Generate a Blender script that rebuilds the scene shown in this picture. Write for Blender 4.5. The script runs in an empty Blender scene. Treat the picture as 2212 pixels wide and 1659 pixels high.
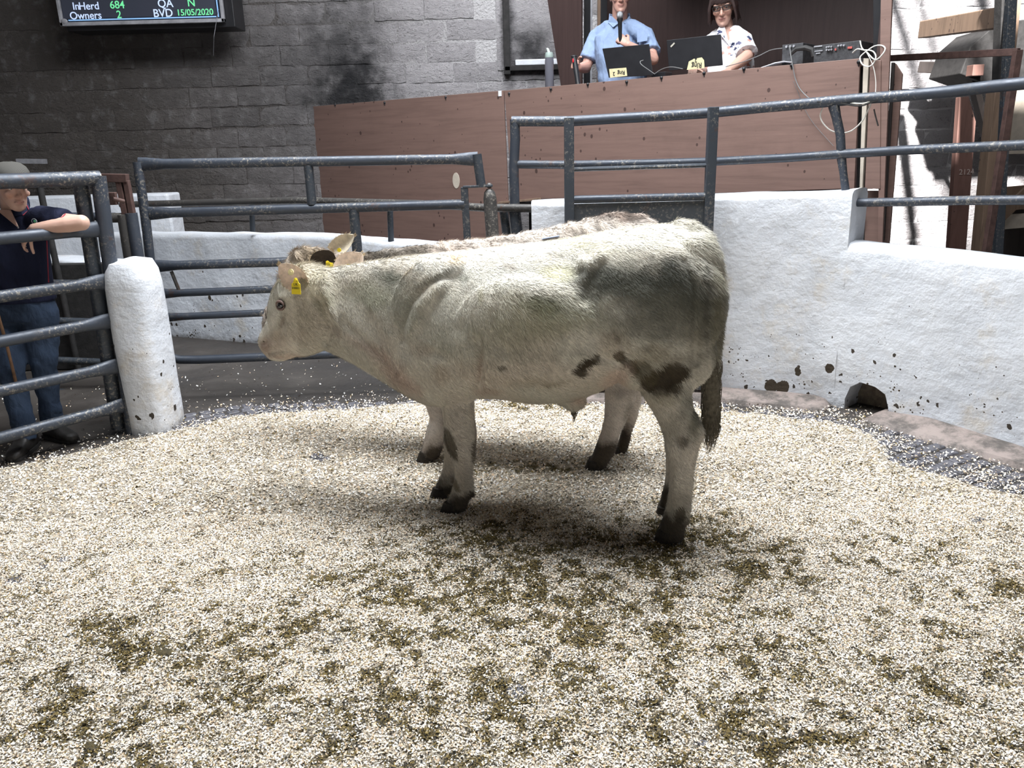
import bpy, math, random
import numpy as np
from mathutils import Vector, Matrix, noise as mnoise

random.seed(7); rng = np.random.default_rng(7)
SC = bpy.context.scene; COL = SC.collection
V = Vector

# ---------------------------------------------------------------- camera, world, lights, exposure
FPX = 1700.0; CX = 1106.0; CY = 829.5; CAMH = 1.6
PITCH = math.atan(509.5 / FPX); ROLL = 0.026
cp, sp, cr, sr = math.cos(PITCH), math.sin(PITCH), math.cos(ROLL), math.sin(ROLL)
FWD = V((0, cp, -sp)); U0 = V((0, sp, cp)); R0 = V((1, 0, 0))
CR = R0 * cr - U0 * sr; CU = U0 * cr + R0 * sr
EYE = V((0, 0, CAMH))
cam_data = bpy.data.cameras.new('camera'); cam = bpy.data.objects.new('camera', cam_data); COL.objects.link(cam)
cam_data.sensor_width = 36; cam_data.sensor_fit = 'HORIZONTAL'; cam_data.lens = FPX / 2212 * 36
cam_data.clip_start = 0.05
Mx = Matrix((( CR.x, CU.x, -FWD.x, EYE.x), (CR.y, CU.y, -FWD.y, EYE.y), (CR.z, CU.z, -FWD.z, EYE.z), (0, 0, 0, 1)))
cam.matrix_world = Mx
SC.camera = cam
SC.view_settings.view_transform = 'Standard'; SC.view_settings.look = 'None'
SC.view_settings.gamma = 1; SC.view_settings.use_curve_mapping = False
SC.view_settings.exposure = 0.08

world = bpy.data.worlds.new('world'); SC.world = world; world.use_nodes = True
bg = world.node_tree.nodes['Background']; bg.inputs[0].default_value = (0.80, 0.90, 1.0, 1); bg.inputs[1].default_value = 0.17

def area(name, loc, target, sx, sy, power, col):
    l = bpy.data.lights.new(name, 'AREA'); l.shape = 'RECTANGLE'; l.size = sx; l.size_y = sy; l.energy = power; l.color = col
    o = bpy.data.objects.new(name, l); COL.objects.link(o); o.location = loc
    o.rotation_euler = (V(target) - V(loc)).to_track_quat('-Z', 'Y').to_euler()
    return o
area('ring_skylight', (0.0, 4.3, 5.35), (0.0, 4.0, 0), 4.6, 2.6, 900, (0.93, 0.965, 1.0))
area('rear_skylight', (0.3, 7.2, 5.35), (0.0, 9.0, 2.5), 1.6, 1.0, 150, (0.95, 0.97, 1.0))
sun_d = bpy.data.lights.new('sun', 'SUN'); sun_d.energy = 34; sun_d.angle = 0.035; sun_d.color = (1.0, 0.98, 0.95)
sun = bpy.data.objects.new('sun', sun_d); COL.objects.link(sun); sun.location = (0, 0, 9)
SUNDIR = V((0.26, 0.75, -0.60)).normalized()
sun.rotation_euler = SUNDIR.to_track_quat('-Z', 'Y').to_euler()

# ---------------------------------------------------------------- seeing from pixels to places
def ray(px, py):
    return (FWD + CR * ((px - CX) / FPX) + CU * ((CY - py) / FPX))
def onZ(px, py, z=0.0):
    d = ray(px, py); t = (z - EYE.z) / d.z; return EYE + d * t
def onY(px, py, y):
    d = ray(px, py); t = y / d.y; return EYE + d * t
def onP(px, py, p, n):
    d = ray(px, py); t = (p - EYE).dot(n) / d.dot(n); return EYE + d * t
def to_px(P):
    P = np.asarray(P, float) - np.array(EYE)
    f = P @ np.array(FWD); x = P @ np.array(CR); y = P @ np.array(CU)
    return CX + FPX * x / f, CY - FPX * y / f

# ---------------------------------------------------------------- numpy noise
_perm = rng.random((256, 256))
def vnoise(x, y, s):
    x = np.asarray(x, float) * s; y = np.asarray(y, float) * s
    xi = np.floor(x).astype(int); yi = np.floor(y).astype(int); fx = x - xi; fy = y - yi
    fx = fx * fx * (3 - 2 * fx); fy = fy * fy * (3 - 2 * fy)
    a = _perm[xi % 256, yi % 256]; b = _perm[(xi + 1) % 256, yi % 256]; c = _perm[xi % 256, (yi + 1) % 256]; d = _perm[(xi + 1) % 256, (yi + 1) % 256]
    return (a * (1 - fx) + b * fx) * (1 - fy) + (c * (1 - fx) + d * fx) * fy
def fbm(x, y, s, o=4):
    t = 0; a = 0.5
    for k in range(o):
        t = t + a * vnoise(x + 13.7 * k, y - 7.3 * k, s * 2 ** k); a *= .5
    return t / (1 - .5 ** o)

# ---------------------------------------------------------------- mesh building
class MB:
    def __init__(s): s.v = []; s.f = []; s.m = []
    def add(s, vs, fs, mi=0):
        b = len(s.v); s.v += [tuple(v) for v in vs]; s.f += [tuple(b + i for i in f) for f in fs]; s.m += [mi] * len(fs); return s
    def box(s, c, size, ax=None, mi=0):
        X, Y, Z = ax if ax else (V((1, 0, 0)), V((0, 1, 0)), V((0, 0, 1)))
        c = V(c); h = [q / 2 for q in size]
        vs = [c + X * (h[0] * i) + Y * (h[1] * j) + Z * (h[2] * k) for k in (-1, 1) for j in (-1, 1) for i in (-1, 1)]
        return s.add(vs, [(0, 2, 3, 1), (4, 5, 7, 6), (0, 1, 5, 4), (2, 6, 7, 3), (0, 4, 6, 2), (1, 3, 7, 5)], mi)
    def beam(s, a, b, w, h, up=V((0, 0, 1)), mi=0):
        a = V(a); b = V(b); X = (b - a).normalized(); Y = up.cross(X)
        if Y.length < 1e-4: Y = V((1, 0, 0)).cross(X)
        Y.normalize(); Z = X.cross(Y)
        return s.box((a + b) / 2, ((b - a).length, w, h), (X, Y, Z), mi)
    def loft(s, rings, cap=True, mi=0, closed=True):
        n = len(rings[0]); vs = [p for r in rings for p in r]; fs = []
        for i in range(len(rings) - 1):
            for j in range(n if closed else n - 1):
                k = (j + 1) % n; fs.append((i * n + j, i * n + k, (i + 1) * n + k, (i + 1) * n + j))
        if cap:
            c0 = sum((V(p) for p in rings[0]), V()) / n; c1 = sum((V(p) for p in rings[-1]), V()) / n
            vs += [c0, c1]; a = len(vs) - 2; b = a + 1; L = (len(rings) - 1) * n
            for j in range(n):
                k = (j + 1) % n; fs.append((a, k, j)); fs.append((b, L + j, L + k))
        return s.add(vs, fs, mi)
    def tube(s, pts, r, n=10, mi=0, flat=None, cap=True):
        pts = [V(p) for p in pts]; m = len(pts)
        rs = r if isinstance(r, (list, tuple)) else [r] * m
        rings = []; prev = None
        for i, p in enumerate(pts):
            t = (pts[min(i + 1, m - 1)] - pts[max(i - 1, 0)])
            if t.length < 1e-9: t = V((0, 0, 1))
            t.normalize()
            if prev is None:
                u = V((0, 0, 1)) if abs(t.z) < .9 else V((0, 1, 0))
            else: u = prev
            u = (u - t * u.dot(t)).normalized(); w = t.cross(u); prev = u
            ra, rb = rs[i] if isinstance(rs[i], (tuple, list)) else (rs[i], rs[i])
            rings.append([p + u * (ra * math.cos(2 * math.pi * k / n)) + w * (rb * math.sin(2 * math.pi * k / n)) for k in range(n)])
        return s.loft(rings, cap, mi)
    def ell(s, c, rx, ry, rz, ax=None, n=14, m=9, mi=0):
        X, Y, Z = ax if ax else (V((1, 0, 0)), V((0, 1, 0)), V((0, 0, 1)))
        c = V(c); rings = []
        for i in range(m + 1):
            a = math.pi * i / m; ra = max(math.sin(a), .02); zz = -math.cos(a)
            rings.append([c + X * (rx * ra * math.cos(2 * math.pi * k / n)) + Y * (ry * ra * math.sin(2 * math.pi * k / n)) + Z * (rz * zz) for k in range(n)])
        return s.loft(rings, True, mi)
    def capsule(s, pts, rs, n=12, mi=0):
        s.tube(pts, rs, n, mi)
        for i, p in enumerate(pts):
            r = rs[i] if isinstance(rs, (list, tuple)) else rs
            if isinstance(r, (tuple, list)): r = min(r)
            s.ell(p, r, r, r, n=n, m=8, mi=mi)
        return s
    def prism(s, poly, depth, mi=0):
        poly = [V(p) for p in poly]; n = len(poly); d = V(depth)
        vs = poly + [p + d for p in poly]
        fs = [tuple(range(n))[::-1], tuple(range(n, 2 * n))] + [(i, (i + 1) % n, n + (i + 1) % n, n + i) for i in range(n)]
        return s.add(vs, fs, mi)
    def mesh(s, name='mesh'):
        me = bpy.data.meshes.new(name); me.from_pydata(s.v, [], s.f)
        me.polygons.foreach_set('material_index', s.m); me.update(); return me
    def build(s, name, mats, parent=None, smooth=False, bevel=0, fix=True):
        me = s.mesh(name)
        for m in (mats if isinstance(mats, (list, tuple)) else [mats]): me.materials.append(m)
        if fix:
            import bmesh
            b = bmesh.new(); b.from_mesh(me); bmesh.ops.recalc_face_normals(b, faces=b.faces); b.to_mesh(me); b.free()
        o = link(name, me, parent)
        if smooth:
            me.polygons.foreach_set('use_smooth', [True] * len(me.polygons))
            try: me.set_sharp_from_angle(angle=math.radians(42))
            except Exception: pass
        if bevel:
            b = o.modifiers.new('bevel', 'BEVEL'); b.width = bevel; b.segments = 2; b.limit_method = 'ANGLE'; b.angle_limit = .6
        return o
def link(name, data, parent=None):
    o = bpy.data.objects.new(name, data); COL.objects.link(o)
    if parent is not None:
        o.parent = parent; o.matrix_parent_inverse = PINV.get(parent.name, parent.matrix_world.inverted())
    return o
PINV = {}
def thing(name, loc, label, cat, group=None, kind=None):
    o = bpy.data.objects.new(name, None); COL.objects.link(o); o.location = loc; o.empty_display_size = .1
    PINV[o.name] = Matrix.Translation(-V(loc))
    tag(o, label, cat, group, kind); return o
def tag(o, label=None, cat=None, group=None, kind=None):
    if label: o['label'] = label
    if cat: o['category'] = cat
    if group: o['group'] = group
    if kind: o['kind'] = kind
    return o
def grid_mesh(name, Vs, nx, ny, mats, parent=None, smooth=True):
    me = bpy.data.meshes.new(name); Vs = np.asarray(Vs, np.float32)
    i, j = np.meshgrid(np.arange(nx - 1), np.arange(ny - 1)); a = (j * nx + i).ravel()
    q = np.stack([a, a + 1, a + nx + 1, a + nx], 1)
    quads(me, Vs, q)
    for m in mats: me.materials.append(m)
    if smooth: me.polygons.foreach_set('use_smooth', np.ones(len(q), bool))
    return link(name, me, parent)
def quads(me, Vs, q):
    Vs = np.asarray(Vs, np.float32); q = np.asarray(q, np.int32); k = q.shape[1]
    me.vertices.add(len(Vs)); me.vertices.foreach_set('co', Vs.ravel())
    me.loops.add(q.size); me.loops.foreach_set('vertex_index', q.ravel())
    me.polygons.add(len(q)); me.polygons.foreach_set('loop_start', np.arange(len(q), dtype=np.int32) * k)
    me.update(calc_edges=True); me.validate()
def remeshed(mb, voxel, smooth_it=4, fac=.5):
    me = mb.mesh('tmp'); o = bpy.data.objects.new('tmp', me); COL.objects.link(o)
    r = o.modifiers.new('r', 'REMESH'); r.mode = 'VOXEL'; r.voxel_size = voxel
    if smooth_it:
        s = o.modifiers.new('s', 'SMOOTH'); s.factor = fac; s.iterations = smooth_it
    dg = bpy.context.evaluated_depsgraph_get(); dg.update()
    out = bpy.data.meshes.new_from_object(o.evaluated_get(dg))
    bpy.data.objects.remove(o); bpy.data.meshes.remove(me)
    out.polygons.foreach_set('use_smooth', np.ones(len(out.polygons), bool))
    return out
def coords(me):
    a = np.empty(len(me.vertices) * 3, np.float32); me.vertices.foreach_get('co', a); return a.reshape(-1, 3)
def normals(me):
    a = np.empty(len(me.vertices) * 3, np.float32); me.vertex_normals.foreach_get('vector', a); return a.reshape(-1, 3)
def set_col(me, c, name='col'):
    at = me.color_attributes.new(name, 'FLOAT_COLOR', 'POINT')
    c = np.concatenate([c, np.ones((len(c), 1))], 1).astype(np.float32); at.data.foreach_set('color', c.ravel())

# ---------------------------------------------------------------- materials
class N:
    def __init__(s, name, rough=.7, metal=0.0, spec=.4):
        s.m = bpy.data.materials.new(name); s.m.use_nodes = True; s.t = s.m.node_tree; s.b = s.t.nodes['Principled BSDF']
        s.b.inputs['Roughness'].default_value = rough; s.b.inputs['Metallic'].default_value = metal; s.b.inputs['Specular IOR Level'].default_value = spec
        s.geo = s.t.nodes.new('ShaderNodeNewGeometry'); s.pos = s.geo.outputs['Position']
        s.tc = s.t.nodes.new('ShaderNodeTexCoord'); s.obj = s.tc.outputs['Object']
    def lk(s, a, b): s.t.links.new(a, b)
    def setv(s, inp, v):
        if hasattr(v, 'is_output'): s.lk(v, inp)
        elif isinstance(v, (tuple, list)) and len(v) == 3 and inp.type == 'RGBA': inp.default_value = (*v, 1)
        else: inp.default_value = v
    def scale(s, vec, sc, rot=(0, 0, 0), loc=(0, 0, 0)):
        n = s.t.nodes.new('ShaderNodeMapping'); s.lk(vec, n.inputs[0]); n.inputs['Scale'].default_value = sc; n.inputs['Rotation'].default_value = rot; n.inputs['Location'].default_value = loc
        return n.outputs[0]
    def noise(s, sc, det=4, ro=.6, vec=None, dist=0):
        n = s.t.nodes.new('ShaderNodeTexNoise'); n.inputs['Scale'].default_value = sc; n.inputs['Detail'].default_value = det; n.inputs['Roughness'].default_value = ro; n.inputs['Distortion'].default_value = dist
        s.lk(vec or s.pos, n.inputs['Vector']); return n.outputs['Fac']
    def voro(s, sc, vec=None, feat='F1', out='Distance', rnd=1):
        n = s.t.nodes.new('ShaderNodeTexVoronoi'); n.feature = feat; n.inputs['Scale'].default_value = sc; n.inputs['Randomness'].default_value = rnd
        s.lk(vec or s.pos, n.inputs['Vector']); return n.outputs[out]
    def ramp(s, fac, stops, interp='LINEAR'):
        n = s.t.nodes.new('ShaderNodeValToRGB'); e = n.color_ramp.elements; n.color_ramp.interpolation = interp
        s.setv(n.inputs[0], fac)
        while len(e) < len(stops): e.new(.5)
        for el, (p, c) in zip(e, stops):
            el.position = p; el.color = (c, c, c, 1) if isinstance(c, (int, float)) else (*c, 1)
        return n.outputs[0]
    def step(s, fac, a, b):
        n = s.t.nodes.new('ShaderNodeMapRange'); n.interpolation_type = 'SMOOTHSTEP'; s.setv(n.inputs[0], fac); n.inputs[1].default_value = a; n.inputs[2].default_value = b
        return n.outputs[0]
    def mix(s, fac, a, b, mode='MIX'):
        n = s.t.nodes.new('ShaderNodeMix'); n.data_type = 'RGBA'; n.blend_type = mode
        s.setv(n.inputs[0], fac); s.setv(n.inputs[6], a); s.setv(n.inputs[7], b); return n.outputs[2]
    def math(s, op, a, b=0.0, clamp=False):
        n = s.t.nodes.new('ShaderNodeMath'); n.operation = op; n.use_clamp = clamp; s.setv(n.inputs[0], a); s.setv(n.inputs[1], b); return n.outputs[0]
    def sep(s, vec=None):
        n = s.t.nodes.new('ShaderNodeSeparateXYZ'); s.lk(vec or s.pos, n.inputs[0]); return n.outputs
    def dist(s, p, sc=(1, 1, 1)):
        a = s.t.nodes.new('ShaderNodeVectorMath'); a.operation = 'SUBTRACT'; s.lk(s.pos, a.inputs[0]); a.inputs[1].default_value = p
        b = s.t.nodes.new('ShaderNodeVectorMath'); b.operation = 'MULTIPLY'; s.lk(a.outputs[0], b.inputs[0]); b.inputs[1].default_value = sc
        c = s.t.nodes.new('ShaderNodeVectorMath'); c.operation = 'LENGTH'; s.lk(b.outputs[0], c.inputs[0]); return c.outputs['Value']
    def attr(s, name='col'):
        n = s.t.nodes.new('ShaderNodeAttribute'); n.attribute_name = name; return n.outputs['Color']
    def rand(s):
        return s.t.nodes.new('ShaderNodeObjectInfo').outputs['Random']
    def col(s, c): s.setv(s.b.inputs['Base Color'], c); return s
    def rough(s, c): s.setv(s.b.inputs['Roughness'], c); return s
    def bump(s, h, st=.5, d=.01, prev=None):
        n = s.t.nodes.new('ShaderNodeBump'); n.inputs['Strength'].default_value = st; n.inputs['Distance'].default_value = d; s.lk(h, n.inputs['Height'])
        if prev is not None: s.lk(prev, n.inputs['Normal'])
        s.lk(n.outputs[0], s.b.inputs['Normal']); return n.outputs[0]
def plain(name, c, rough=.6, metal=0, var=.15, sc=12, bump=0, spec=.4):
    n = N(name, rough, metal, spec); f = n.noise(sc, 4)
    n.col(n.ramp(f, [(.3, tuple(q * (1 - var) for q in c)), (.7, tuple(min(q * (1 + var), 1) for q in c))]))
    if bump: n.bump(n.noise(sc * 4, 3), bump, .004)
    return n.m

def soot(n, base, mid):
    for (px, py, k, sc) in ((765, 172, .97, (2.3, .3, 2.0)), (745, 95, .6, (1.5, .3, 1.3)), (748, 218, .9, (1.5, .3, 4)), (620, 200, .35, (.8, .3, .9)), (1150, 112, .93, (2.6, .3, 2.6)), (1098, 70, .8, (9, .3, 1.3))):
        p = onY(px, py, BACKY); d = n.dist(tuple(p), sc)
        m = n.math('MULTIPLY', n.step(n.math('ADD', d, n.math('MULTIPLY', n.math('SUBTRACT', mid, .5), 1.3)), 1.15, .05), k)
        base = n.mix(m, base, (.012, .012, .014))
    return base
def m_block():
    n = N('painted_blockwork', .85)
    big = n.noise(.9, 4, .6); fine = n.noise(28, 6, .75); mid = n.noise(7, 5, .65)
    sx, sy, sz = n.sep()
    # mostly light falloff painted in, some grime: darker left and low, paler right
    g = n.step(n.math('ADD', sx, n.math('MULTIPLY', big, 1.6)), -3.6, .9)
    base = n.mix(g, (.095, .083, .076), (.46, .44, .455))
    hi = n.step(n.math('ADD', sz, n.math('MULTIPLY', big, .5)), .9, 3.2)
    base = n.mix(n.math('MULTIPLY', n.math('SUBTRACT', 1.0, hi), .35), base, (.10, .085, .075))
    base = n.mix(n.step(fine, .55, .75), base, (.06, .055, .055)); 
    base = n.mix(n.math('MULTIPLY', n.step(mid, .5, .8), .35), base, (.50, .49, .50))
    r = n.t.nodes.new('ShaderNodeObjectInfo').outputs['Random']
    base = n.mix(.8, base, n.ramp(r, [(0, .80), (1, 1.0)]), 'MULTIPLY')
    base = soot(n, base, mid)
    n.col(base)
    pits = n.step(n.voro(34), .02, .22)
    b = n.bump(n.mix(.5, fine, mid), 1.0, .06); b = n.bump(pits, .6, .018, b); n.bump(n.noise(16, 5, .7, n.scale(n.pos, (.6, 1, 1.3)), .8), .7, .05, b)
    return n.m
def m_white(name='whitewash', dirt=1.0):
    n = N(name, .62, spec=.3)
    fine = n.noise(22, 6, .7); mid = n.noise(5, 5, .6); big = n.noise(1.4, 3)
    c = n.ramp(mid, [(.3, (.53, .555, .60)), (.7, (.62, .64, .68))])
    c = n.mix(n.math('MULTIPLY', n.step(n.noise(3.1, 5, .7), .52, .72), .55 * dirt), c, (.50, .43, .33))
    sx, sy, sz = n.sep(); low = n.step(sz, .95, 0.0)
    v = n.voro(17, n.scale(n.pos, (1, 1, .8)), out='Distance'); vn = n.noise(11, 3)
    thr = n.math('MULTIPLY', n.math('MULTIPLY', low, n.step(vn, .42, .74)), .50 * dirt)
    spots = n.math('LESS_THAN', v, thr)
    c = n.mix(spots, c, (.045, .036, .028))
    v2 = n.voro(46); spots2 = n.math('LESS_THAN', v2, n.math('MULTIPLY', n.math('MULTIPLY', low, n.step(n.noise(6, 3), .45, .8)), .45 * dirt))
    c = n.mix(spots2, c, (.06, .045, .03))
    base = n.step(n.math('ADD', sz, n.math('MULTIPLY', fine, .12)), .12, .03)
    c = n.mix(n.math('MULTIPLY', base, .8 * dirt), c, (.10, .085, .07))
    v3 = n.voro(7.5, n.scale(n.pos, (1, 1, .8))); s3 = n.math('LESS_THAN', n.math('ADD', v3, n.math('MULTIPLY', n.math('SUBTRACT', fine, .5), .22)), n.math('MULTIPLY', n.math('MULTIPLY', low, n.step(n.noise(2.2, 2), .45, .65)), .30 * dirt))
    c = n.mix(s3, c, (.05, .038, .026))
    n.col(c); b = n.bump(fine, .38, .010); b = n.bump(mid, .6, .03, b)
    n.bump(n.noise(8, 3, .5, n.scale(n.pos, (1, 1, 2.2))), .14, .03, b)
    return n.m
def m_steel(name='painted_steel_tube', c=(.040, .048, .064), wear=.5, rough=.42):
    n = N(name, rough, .25, .5)
    a = n.noise(9, 6, .75); f = n.noise(60, 4, .7); big = n.noise(2.2, 3)
    col = n.mix(n.math('MULTIPLY', n.step(a, .58, .70), .55), c, (.13, .12, .11))
    col = n.mix(n.math('MULTIPLY', n.math('MULTIPLY', n.step(f, .53, .62), n.step(big, .42, .60)), .9), col, (.21, .195, .17))
    col = n.mix(n.math('MULTIPLY', n.step(n.noise(5, 6, .8), .60, .66), wear), col, (.075, .035, .022))
    n.col(col); n.rough(n.ramp(a, [(.3, .32), (.7, .65)])); n.bump(n.mix(.5, a, f), .35, .004)
    return n.m
def m_wood(name, c, dark=.6, sc=(1, 1, 14), rough=.6, speck=True):
    n = N(name, rough, 0, .35)
    g = n.noise(3.0, 6, .65, n.scale(n.pos, sc), .6); g2 = n.noise(16, 5, .7, n.scale(n.pos, sc))
    col = n.ramp(g, [(.25, tuple(q * dark for q in c)), (.5, c), (.8, tuple(min(1, q * 1.18) for q in c))])
    col = n.mix(n.math('MULTIPLY', g2, .30), col, tuple(q * .62 for q in c))
    if speck:
        s = n.math('LESS_THAN', n.voro(14, n.scale(n.pos, (1, 1, .8))), n.math('MULTIPLY', n.step(n.noise(3, 2), .38, .75), .25))
        col = n.mix(s, col, (.06, .035, .03))
        col = n.mix(n.math('MULTIPLY', n.step(n.noise(1.6, 5, .7), .5, .75), .25), col, tuple(q * .5 for q in c))
    n.col(col); n.bump(g2, .15, .004)
    return n.m
BACKY = 9.3
M = {}
M['block'] = m_block(); M['white'] = m_white(); M['white_clean'] = m_white('whitewash_upper', .5)
M['steel'] = m_steel(); M['steel_dirty'] = m_steel('dirty_steel_tube', (.055, .052, .050), 1.0, .55)
M['rust'] = plain('rusty_box_section', (.075, .042, .036), .7, .2, .35, 22, .3)
M['steel_dark'] = m_steel('dark_gate_steel', (.038, .046, .058), .45, .45)
M['ply'] = m_wood('pinkish_plywood', (.175, .110, .092), .74, (.5, .5, 9), .5)
M['ply_dark'] = m_wood('dark_brown_panel', (.050, .031, .029), .7, (9, 9, .5), .45, False)
M['timber'] = m_wood('old_timber', (.20, .135, .095), .45, (7, 7, .8), .75)
M['timber_red'] = m_wood('red_primed_timber', (.17, .092, .076), .7, (7, 7, .8), .65)
M['timber_dark'] = m_wood('dark_timber', (.035, .028, .026), .5, (7, 7, .8), .8)
M['black'] = plain('black_plastic', (.012, .012, .014), .38, 0, .2)
M['black_matt'] = plain('black_rubber', (.018, .017, .017), .7)
M['dark'] = plain('soot_and_shade_black', (.014, .013, .013), .8, 0, .5, 20, .4)  # soot black, also on the sheets standing in for shade
M['cream_paint'] = plain('pale_edging_paint', (.42, .37, .31), .6, 0, .2, 8, .2)
M['frame_grey'] = plain('weathered_grey_frame', (.26, .26, .28), .5, .1, .3, 10, .1)
# ================================================================ THE SETTING
# ---- concrete floor under everything
def m_floor():
    n = N('wet_concrete', .55, 0, .5)
    a = n.noise(1.2, 6, .65); f = n.noise(30, 5, .7)
    c = n.ramp(a, [(.3, (.020, .017, .015)), (.55, (.038, .032, .028)), (.75, (.085, .074, .066))])
    c = n.mix(n.math('MULTIPLY', n.step(f, .5, .7), .4), c, (.05, .045, .04))
    n.col(c); n.rough(n.ramp(a, [(.35, .38), (.65, .8)])); n.bump(n.mix(.4, a, f), .4, .02)
    return n.m
M['floor'] = m_floor()
fl = MB(); fl.box((.9, 2, -.15), (15, 16, .3)); floor = tag(fl.build('floor', M['floor']), kind='structure')

# ---- blockwork back wall: every block an object
blk_meshes = []
BW, BH = .535, .209
def block_mesh(w, h, k, t=.10):
    mb = MB(); r = random.Random(k); rows = []
    e = .006
    nx, nz = 8, 4
    xs = [-w / 2 + e] + [(-w / 2 + w * i / (nx - 1)) + r.uniform(-.01, .01) for i in range(1, nx - 1)] + [w / 2 - e]
    zs = [-h / 2 + e, -h * .17, h * .17, h / 2 - e]
    vs = []
    for j, z in enumerate(zs):
        for i, x in enumerate(xs):
            edge = (i in (0, nx - 1)) or (j in (0, nz - 1))
            y = r.uniform(-.005, .005) + (.001 if edge else -.008)
            zz = z + (r.uniform(-.006, .006) if edge else 0); xx = x + (r.uniform(-.008, .008) if edge else 0)
            vs.append((xx, y, zz))
    fs = [(j * nx + i, j * nx + i + 1, (j + 1) * nx + i + 1, (j + 1) * nx + i) for j in range(nz - 1) for i in range(nx - 1)]
    b = len(vs)
    rim = list(range(nx)) + [nx * (j + 1) - 1 for j in range(1, nz)] + [nx * (nz - 1) + i for i in range(nx - 2, -1, -1)] + [nx * j for j in range(nz - 2, 0, -1)]
    ext = []
    for i in rim:
        x, y, z = vs[i]; ext.append((x * 1.012, t * .25, z * 1.03))
    vs += ext
    fs += [(rim[i], rim[(i + 1) % len(rim)], b + (i + 1) % len(rim), b + i) for i in range(len(rim))]
    mb.add(vs, fs); me = mb.mesh('block')
    import bmesh
    bm = bmesh.new(); bm.from_mesh(me); bmesh.ops.recalc_face_normals(bm, faces=bm.faces); bm.to_mesh(me); bm.free()
    me.polygons.foreach_set('use_smooth', [True] * len(me.polygons)); me.set_sharp_from_angle(angle=math.radians(38))
    me.materials.append(M['block']); return me
full = [block_mesh(BW, BH, k) for k in range(8)]; half = [block_mesh(BW / 2, BH, 90 + k) for k in range(3)]
def wall_slab(name, x0, x1, z0, z1, holes=()):
    mb = MB(); mb.box(((x0 + x1) / 2, BACKY + .156, (z0 + z1) / 2), (x1 - x0, .28, z1 - z0)); return tag(mb.build(name, M['mortar']), kind='structure')
def m_mortar():
    n = N('mortar', .9); f = n.noise(40, 4); sx, sy, sz = n.sep()
    g = n.step(n.math('ADD', sx, n.noise(.9, 4)), -2.5, 1.5)  # same left-to-right light falloff painted into the mortar
    n.col(soot(n, n.mix(g, (.085, .075, .07), (.50, .49, .50)), n.noise(7, 5, .65))); n.bump(f, 1.0, .03); return n.m
M['mortar'] = m_mortar()
NIx0, NIx1, NIz0 = onY(1098, 80, BACKY).x, onY(1192, 80, BACKY).x, onY(1140, 140, BACKY).z
wl = wall_slab('wall_back', -6.2, 1.6, 0, 5.5); wr = wall_slab('wall_back_right', 1.6, 8.0, 0, 5.5)
def lay(parent, x0, x1, z0, z1, skip=None):
    row = 0; z = BH / 2 + .02; r = random.Random(3)
    while z < z1:
        if z > z0:
            x = -6.2 - (row % 2) * BW / 2 + r.uniform(-.03, .03)
            while x < x1:
                cx = x + BW / 2
                if cx > x0 and cx < x1:
                    if not (skip and skip(cx, z)):
                        o = link('block', random.choice(full), parent)
                        o.location = (cx - parent.location.x, BACKY + .01 + r.uniform(-.006, .006), z + r.uniform(-.004, .004) + .010 * math.sin(cx * .9 + row))
                        o.matrix_parent_inverse = Matrix()
                        o.rotation_euler = (r.uniform(-.006, .006), r.uniform(-.008, .008), r.uniform(-.008, .008))
                x += BW
        z += BH; row += 1
def inbooth(cx, z): return False
lay(wl, -6.2, 1.05, .55, 3.75, lambda cx, z: (NIx0 - .18 < cx < NIx1 + .2 and z > NIz0 - .02))
lay(wr, 3.35, 7.6, .2, 3.9)

# half-blackened niche (a blocked window) beside the booth
w1 = thing('window_1', (NIx0, BACKY, NIz0), None, None, kind='structure')
mb = MB(); mb.box(((NIx0 + NIx1) / 2 + .05, BACKY + .005, NIz0 + .9), (NIx1 - NIx0 + .35, .02, 1.9)); mb.build('blocked_opening', M['soot_block'] if 'soot_block' in M else M['block'], w1)
mb = MB(); mb.box((NIx0 - .02, BACKY - .03, NIz0 + .85), (.07, .10, 1.9)); mb.build('frame_side', M['dark'], w1, bevel=.006)
mb = MB(); mb.box(((NIx0 + NIx1) / 2 + .1, BACKY - .03, NIz0 - .04), (NIx1 - NIx0 + .3, .10, .05)); mb.build('frame_bottom', M['dark'], w1, bevel=.006)
mb = MB(); mb.box(((NIx0 + NIx1) / 2 + .12, BACKY - .02, NIz0 + .02), (NIx1 - NIx0 + .1, .10, .06)); mb.build('sill', M['white_clean'], w1, bevel=.008)

# ---- side walls, roof (with an opening where the sun comes in)
def m_dim(): return plain('dim_render', (.16, .15, .15), .9, 0, .25, 4)
M['dim'] = m_dim()
mb = MB(); mb.box((-6.35, 1.8, 2.75), (.3, 15.6, 5.5)); tag(mb.build('wall_left', M['dim']), kind='structure')
mb = MB(); mb.box((8.15, 1.8, 2.75), (.3, 15.6, 5.5)); tag(mb.build('wall_right', M['dim']), kind='structure')
CZ = 5.5
def sun_src(px, py, y=BACKY):
    p = onY(px, py, y); t = (CZ - p.z) / SUNDIR.z; return p + SUNDIR * t
oq = [sun_src(1860, 640), sun_src(2290, 640), sun_src(2290, -90), sun_src(1860, -90)]
X0, X1, Y0, Y1 = -6.5, 8.3, -6.0, 9.6
mb = MB(); oc = [V((X0, Y0, CZ)), V((X1, Y0, CZ)), V((X1, Y1, CZ)), V((X0, Y1, CZ))]
for i in range(4):
    j = (i + 1) % 4; mb.prism([oc[i], oc[j], oq[j], oq[i]], (0, 0, .2))
M['ceil'] = plain('roof_boards', (.10, .09, .085), .9, 0, .3, 3)
ceil = tag(mb.build('ceiling', M['ceil']), kind='structure')
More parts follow.
